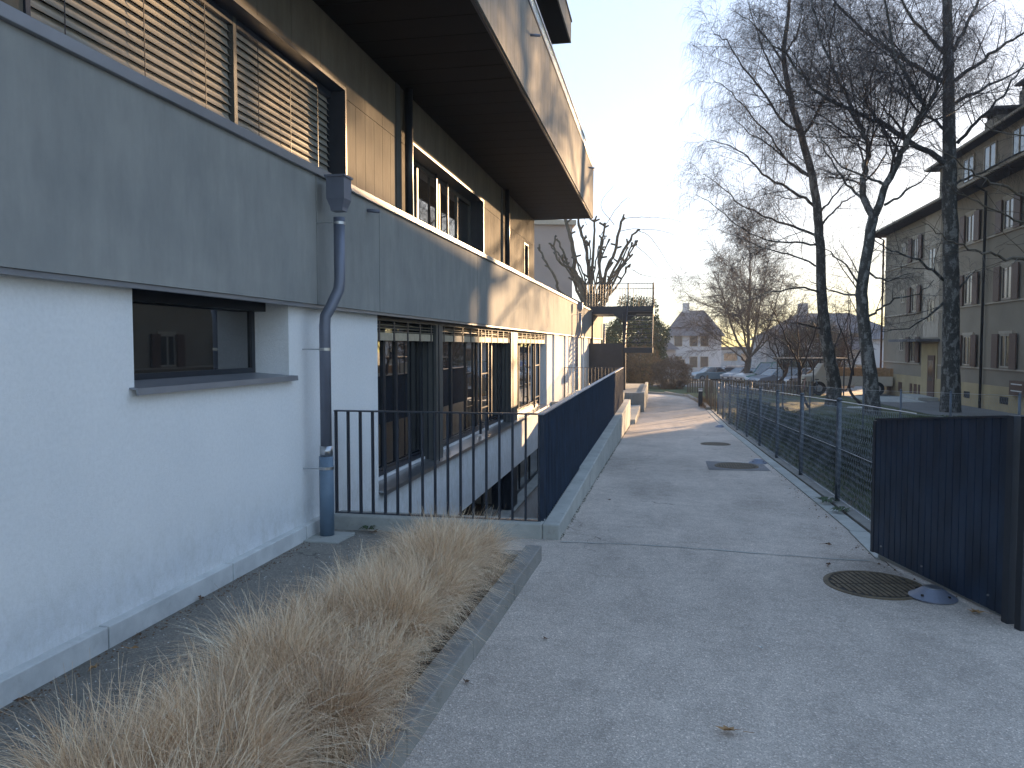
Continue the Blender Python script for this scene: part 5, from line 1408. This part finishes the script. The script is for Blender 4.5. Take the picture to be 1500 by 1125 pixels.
# white house behind the birches
a = at_y(1122, 540, 78); b_ = at_y(1330, 540, 78)
far_house('white_house', 'wide white house with dark hipped roof behind the left and middle birches', 'house', a[0], 78, b_[0], 90, g(78), at_y(1200, 497, 78)[2], 'offwhite', 'roof_grey', .42,
          [(u, g(78) + 1.6, 1.1, 1.7) for u in (2.5, 6, 8.5, 11.0, 14.5)] + [(u, g(78) + 3.9, .9, .9) for u in (4, 7.5)])
# low hut with pointed roof in front of it
a = at_y(1226, 540, 70); b_ = at_y(1272, 540, 70)
far_house('garage', 'low white outbuilding with small pitched roof seen between the birches', 'garage', a[0], 70, b_[0], 75, g(70), at_y(1250, 512, 70)[2], 'offwhite', 'roof_grey', .7, [(1.4, g(70) + .6, .9, 1.2)], chim=False)
# distant tree masses
def far_trees(name, label, pts, mat, seed):
    bushy(name, label, 'tree', pts[0], pts[1], pts[2], (.15, .35), mat, seed)
far_trees('distant_tree', 'hazy dark evergreen tree behind the bicycle shelter', (12.5, 66, 2.0), 0, 0) if False else None
bushy('conifer', 'dark evergreen behind the bicycle shelter left of the white house', 'tree', (11.2, 60, .9), (2.6, 2.2, 2.9), 15000, (.1, .3), 'hedge', 12, wide=.06)

# ------------------------------------------------------------------ cars
def car(label, px, py_base, Y, rot, paintm, L=4.3, Wd=1.75, Hh=1.45, kind='hatch', group='cars parked in the car park'):
    c = at_y(px, py_base, Y); z = g(Y)
    e = empty('parked_car', label, 'car', (c[0], Y, z), rot, group)
    h = L / 2
    if kind == 'van': up = [(-h + .1, .95), (-h + .25, Hh), (h * .35, Hh), (h * .62, 1.02)]
    elif kind == 'wagon': up = [(-h + .08, .92), (-h + .35, Hh), (h * .25, Hh), (h * .55, .95)]
    elif kind == 'sedan': up = [(-h * .72, .92), (-h * .42, Hh), (h * .15, Hh), (h * .5, .93)]
    else: up = [(-h + .1, .92), (-h + .5, Hh), (h * .18, Hh), (h * .52, .93)]
    lo = [(-h, .35), (-h + .02, .78), (-h + .1, .95), (h * .52, .97), (h * .9, .82), (h, .62), (h, .32), (h - .1, .22), (-h + .1, .22)]
    MB().prism(lo, 'y', -Wd / 2, Wd / 2).build('body', paintm, e, bevel=.07)
    # cabin: narrower at the top
    mb = MB(); k = len(up)
    for (sy) in (-1, 1):
        for (x, zz) in up:
            inset = .0 if zz < 1.1 else .20
            mb.v.append((x, sy * (Wd / 2 - .06 - inset), zz))
    mb.f = [tuple(range(k)), tuple(range(2 * k - 1, k - 1, -1))] + [(i, k + i, k + (i + 1) % k, (i + 1) % k) for i in range(k)]
    cab = mb.build('cabin', 'glass_far', e)
    rx0, rx1 = up[1][0], up[2][0]
    MB().box(rx0 - .03, -Wd / 2 + .24, Hh - .015, rx1 + .03, Wd / 2 - .24, Hh + .035).build('roof_panel', paintm, e, bevel=.02)
    for sy in (-1, 1):
        for (i, j) in ((0, 1), (2, 3)):
            (xa, za), (xb, zb2) = up[i], up[j]
            ia = .0 if za < 1.1 else .20; ib = .0 if zb2 < 1.1 else .20
            MB().tube([(xa, sy * (Wd / 2 - .05 - ia), za), (xb, sy * (Wd / 2 - .05 - ib), zb2)], .035, 6).build('pillar', paintm, e)
        xm = (rx0 + rx1) / 2
        MB().tube([(xm, sy * (Wd / 2 - .04), .93), (xm, sy * (Wd / 2 - .24), Hh)], .03, 6).build('pillar', paintm, e)
        for x in (-h + .78, h - .80):
            w = MB().tube([(x, sy * (Wd / 2 - .20), .31), (x, sy * (Wd / 2 + .015), .31)], .315, 18).build('wheel', 'tyre', e)
            MB().tube([(x, sy * (Wd / 2 + .0), .31), (x, sy * (Wd / 2 + .025), .31)], .20, 14).build('rim', 'rim', w)
        MB().box(h - .18, sy * Wd / 2 - (.38 if sy > 0 else 0) + (0 if sy > 0 else .02), .60, h + .01, sy * Wd / 2 + (.38 if sy < 0 else 0) - (.02 if sy > 0 else 0), .74).build('headlight', 'lamp_white', e, bevel=.02)
        MB().box(-h - .01, sy * (Wd / 2 - .16) - .13, .68, -h + .1, sy * (Wd / 2 - .16) + .13, .86).build('tail_light', 'red', e)
        MB().box(h * .42, sy * (Wd / 2 + .07) - .07, .93, h * .42 + .14, sy * (Wd / 2 + .07) + .07, 1.05).build('mirror', paintm, e, bevel=.02)
    MB().box(h - .01, -.5, .36, h + .012, .5, .52).build('grille', 'iron_dark', e)
    MB().box(h + .012, -.26, .40, h + .02, .26, .50).build('number_plate', 'plate', e)
    return e
car('pale silver-blue car parked nearest the hedge, seen from its front corner', 1040, 548, 84, R(205), 'car_pale', kind='sedan')
car('blue-grey estate car right of the pale silver-blue one', 1066, 548, 86, R(200), 'car_blue', kind='wagon')
car('dark roofed car behind the two blue ones', 1072, 545, 92, R(185), 'car_grey', kind='wagon', Hh=1.55)
car('silver car half hidden behind the rounded bare tree', 1088, 548, 80, R(215), 'car_silver')
car('white car just right of the rounded bare tree', 1108, 548, 76, R(215), 'car_white', kind='hatch')
car('dark green van parked between the white car and the bicycle shelter', 1134, 548, 66, R(215), 'car_green', kind='van', L=4.7, Hh=1.9, Wd=1.85)
car('dark grey car in front of the green van', 1140, 556, 58, R(205), 'car_grey', kind='hatch')
car('silver car behind the bicycle shelter slats', 1196, 552, 54, R(190), 'car_silver', kind='wagon', L=4.5)
# pickup with wooden sides
JP = empty('pickup', 'cream pickup truck with slatted wooden load sides between the birch trunks', 'pickup', (at_y(1243, 560, 46)[0], 46, g(46)), R(178))
MB().box(-2.1, -.85, .52, .9, .85, 1.05).build('load_bed', 'car_cream', JP, bevel=.04)
MB().prism([(.9, .45), (.9, 1.7), (1.5, 1.75), (1.9, 1.15), (2.5, 1.05), (2.55, .45)], 'y', -.85, .85).build('cab', 'car_cream', JP, bevel=.06)
for k in range(14): ubox('side_board', 'wood_warm', -2.1 + k * .21, .80, 1.055, -2.1 + k * .21 + .19, .84, 1.5, JP); 
for k in range(14): ubox('side_board', 'wood_warm', -2.1 + k * .21, -.84, 1.055, -2.1 + k * .21 + .19, -.80, 1.5, JP)
for sy in (-1, 1):
    for x in (-1.3, 1.7):
        w = MB().tube([(x, sy * .62, .38), (x, sy * .88, .38)], .38, 20).build('wheel', 'tyre', JP)
        MB().tube([(x, sy * .86, .38), (x, sy * .89, .38)], .2, 14).build('rim', 'rim', w)
# ------------------------------------------------------------------ bicycle shelter and bicycles
sx0, sx1, sy_ = at_y(1147, 560, 44)[0], at_y(1236, 560, 44)[0], 44.0
SH = empty('bicycle_shelter', 'open metal bicycle shelter with slatted flat roof behind the dark shrub', 'shelter', (sx0, sy_, g(44)))
gz = g(44)
def sp_(nm, mt, *a):
    return ubox(nm, mt, *a, SH)
WS = sx1 - sx0
for x in np.linspace(0, WS, 5):
    for y in (0, 2.2): sp_('post', 'frame', x - .03, y - .03, 0, x + .03, y + .03, 1.95)
for k in range(17):
    x = k * (WS + .3) / 16 - .15; sp_('roof_slat', 'wood', x - .05, -.3, 1.96, x + .05, 2.5, 2.02)
sp_('roof_beam', 'frame', -.2, -.05, 1.9, WS + .2, 0.0, 1.955)
sp_('roof_beam', 'frame', -.2, 2.2, 1.9, WS + .2, 2.25, 1.955)
for k in range(9): sp_('rail', 'frame', WS * .5, 2.2, .25 + k * .15, WS, 2.22, .27 + k * .15)
def bicycle(x, y, rz, label, mt):
    e = empty('bicycle', label, 'bicycle', (x, y, g(y)), rz, 'bicycles in the shelter')
    for xx in (-.5, .5):
        mb = MB(); pts = [(xx + .33 * math.cos(a), 0, .34 + .33 * math.sin(a)) for a in np.linspace(0, 2 * math.pi, 21)]
        mb.tube(pts, .018, 6); 
        for k in range(8):
            a = k * math.pi / 4; mb.tube([(xx, 0, .34), (xx + .32 * math.cos(a), 0, .34 + .32 * math.sin(a))], .002, 3)
        mb.build('wheel', 'tyre', e)
    mb = MB()
    for a, b2 in (((-.5, 0, .34), (-.05, 0, .30)), ((-.05, 0, .30), (-.18, 0, .82)), ((-.5, 0, .34), (-.16, 0, .75)), ((-.16, 0, .75), (.36, 0, .80)), ((-.05, 0, .30), (.38, 0, .72)), ((.36, 0, .95), (.5, 0, .34))):
        mb.tube([a, b2], .015, 6)
    mb.build('frame', mt, e)
    MB().box(-.30, -.07, .84, -.06, .07, .89).build('saddle', 'tyre', e, bevel=.02)
    MB().tube([(.30, -.28, 1.02), (.36, -.1, 1.0), (.36, .1, 1.0), (.30, .28, 1.02)], .012, 6).build('handlebar', 'steel', e)
bicycle(sx0 + .6, 44.7, R(60), 'bicycle at the left end of the shelter', 'car_dark')
bicycle(sx0 + 1.2, 44.7, R(70), 'second bicycle from the left end of the shelter', 'red')
bicycle(sx0 + 1.8, 44.8, R(110), 'third bicycle from the left end of the shelter', 'car_blue')
bicycle(sx0 + 2.4, 44.6, R(80), 'fourth bicycle from the left end of the shelter', 'car_silver')
inst('stepping_stone', MB().lathe([(.45, 0), (.45, .03)], sides=10).mesh('stepping_stone', 'concrete_pale'), (*at_z(1258, 593, g(27))[:2], g(at_z(1258, 593, g(27))[1]) - .01), scale=(1, .6, 1), label='pale flat stone on the lawn between the left and middle birches', cat='stone')

# short lawn blades near the fences
rg = np.random.default_rng(5); n = 60000
y = 6.5 + 22 * rg.uniform(0, 1, n) ** 1.3; x = 2.0 + rg.uniform(0, 1, n) ** .8 * 9
z = np.interp(y, [q for q, _ in GY], [q for _, q in GY]) - .02
a = rg.uniform(0, 6.28, n); hgt = rg.uniform(.03, .09, n); w_ = .004 + .0006 * y
V = np.stack([np.stack([x - w_ * np.cos(a), y - w_ * np.sin(a), z], 1), np.stack([x + w_ * np.cos(a), y + w_ * np.sin(a), z], 1), np.stack([x + rg.normal(0, .03, n), y + rg.normal(0, .03, n), z + hgt], 1)], 1).reshape(-1, 3)
np_mesh('lawn_grass', V, (np.arange(n) * 3)[:, None] + np.arange(3)[None], 'blade', label='short winter grass on the lawn behind the mesh fence', cat='grass', kind='stuff')
HAZE = True
if HAZE:
    mb = MB(); mb.box(-90, -20, -8, 90, 170, 30)
    hz = mb.build('haze', 'black', kind='stuff')
    hm = bpy.data.materials.new('haze_air'); hm.use_nodes = True; hn = hm.node_tree; hn.nodes.clear()
    ho = hn.nodes.new('ShaderNodeOutputMaterial'); pv = hn.nodes.new('ShaderNodeVolumePrincipled')
    pv.inputs['Color'].default_value = (0.9, 0.93, 1, 1); pv.inputs['Density'].default_value = 0.0009; pv.inputs['Anisotropy'].default_value = .1
    hn.links.new(pv.outputs[0], ho.inputs['Volume'])
    hz.data.materials.clear(); hz.data.materials.append(hm)
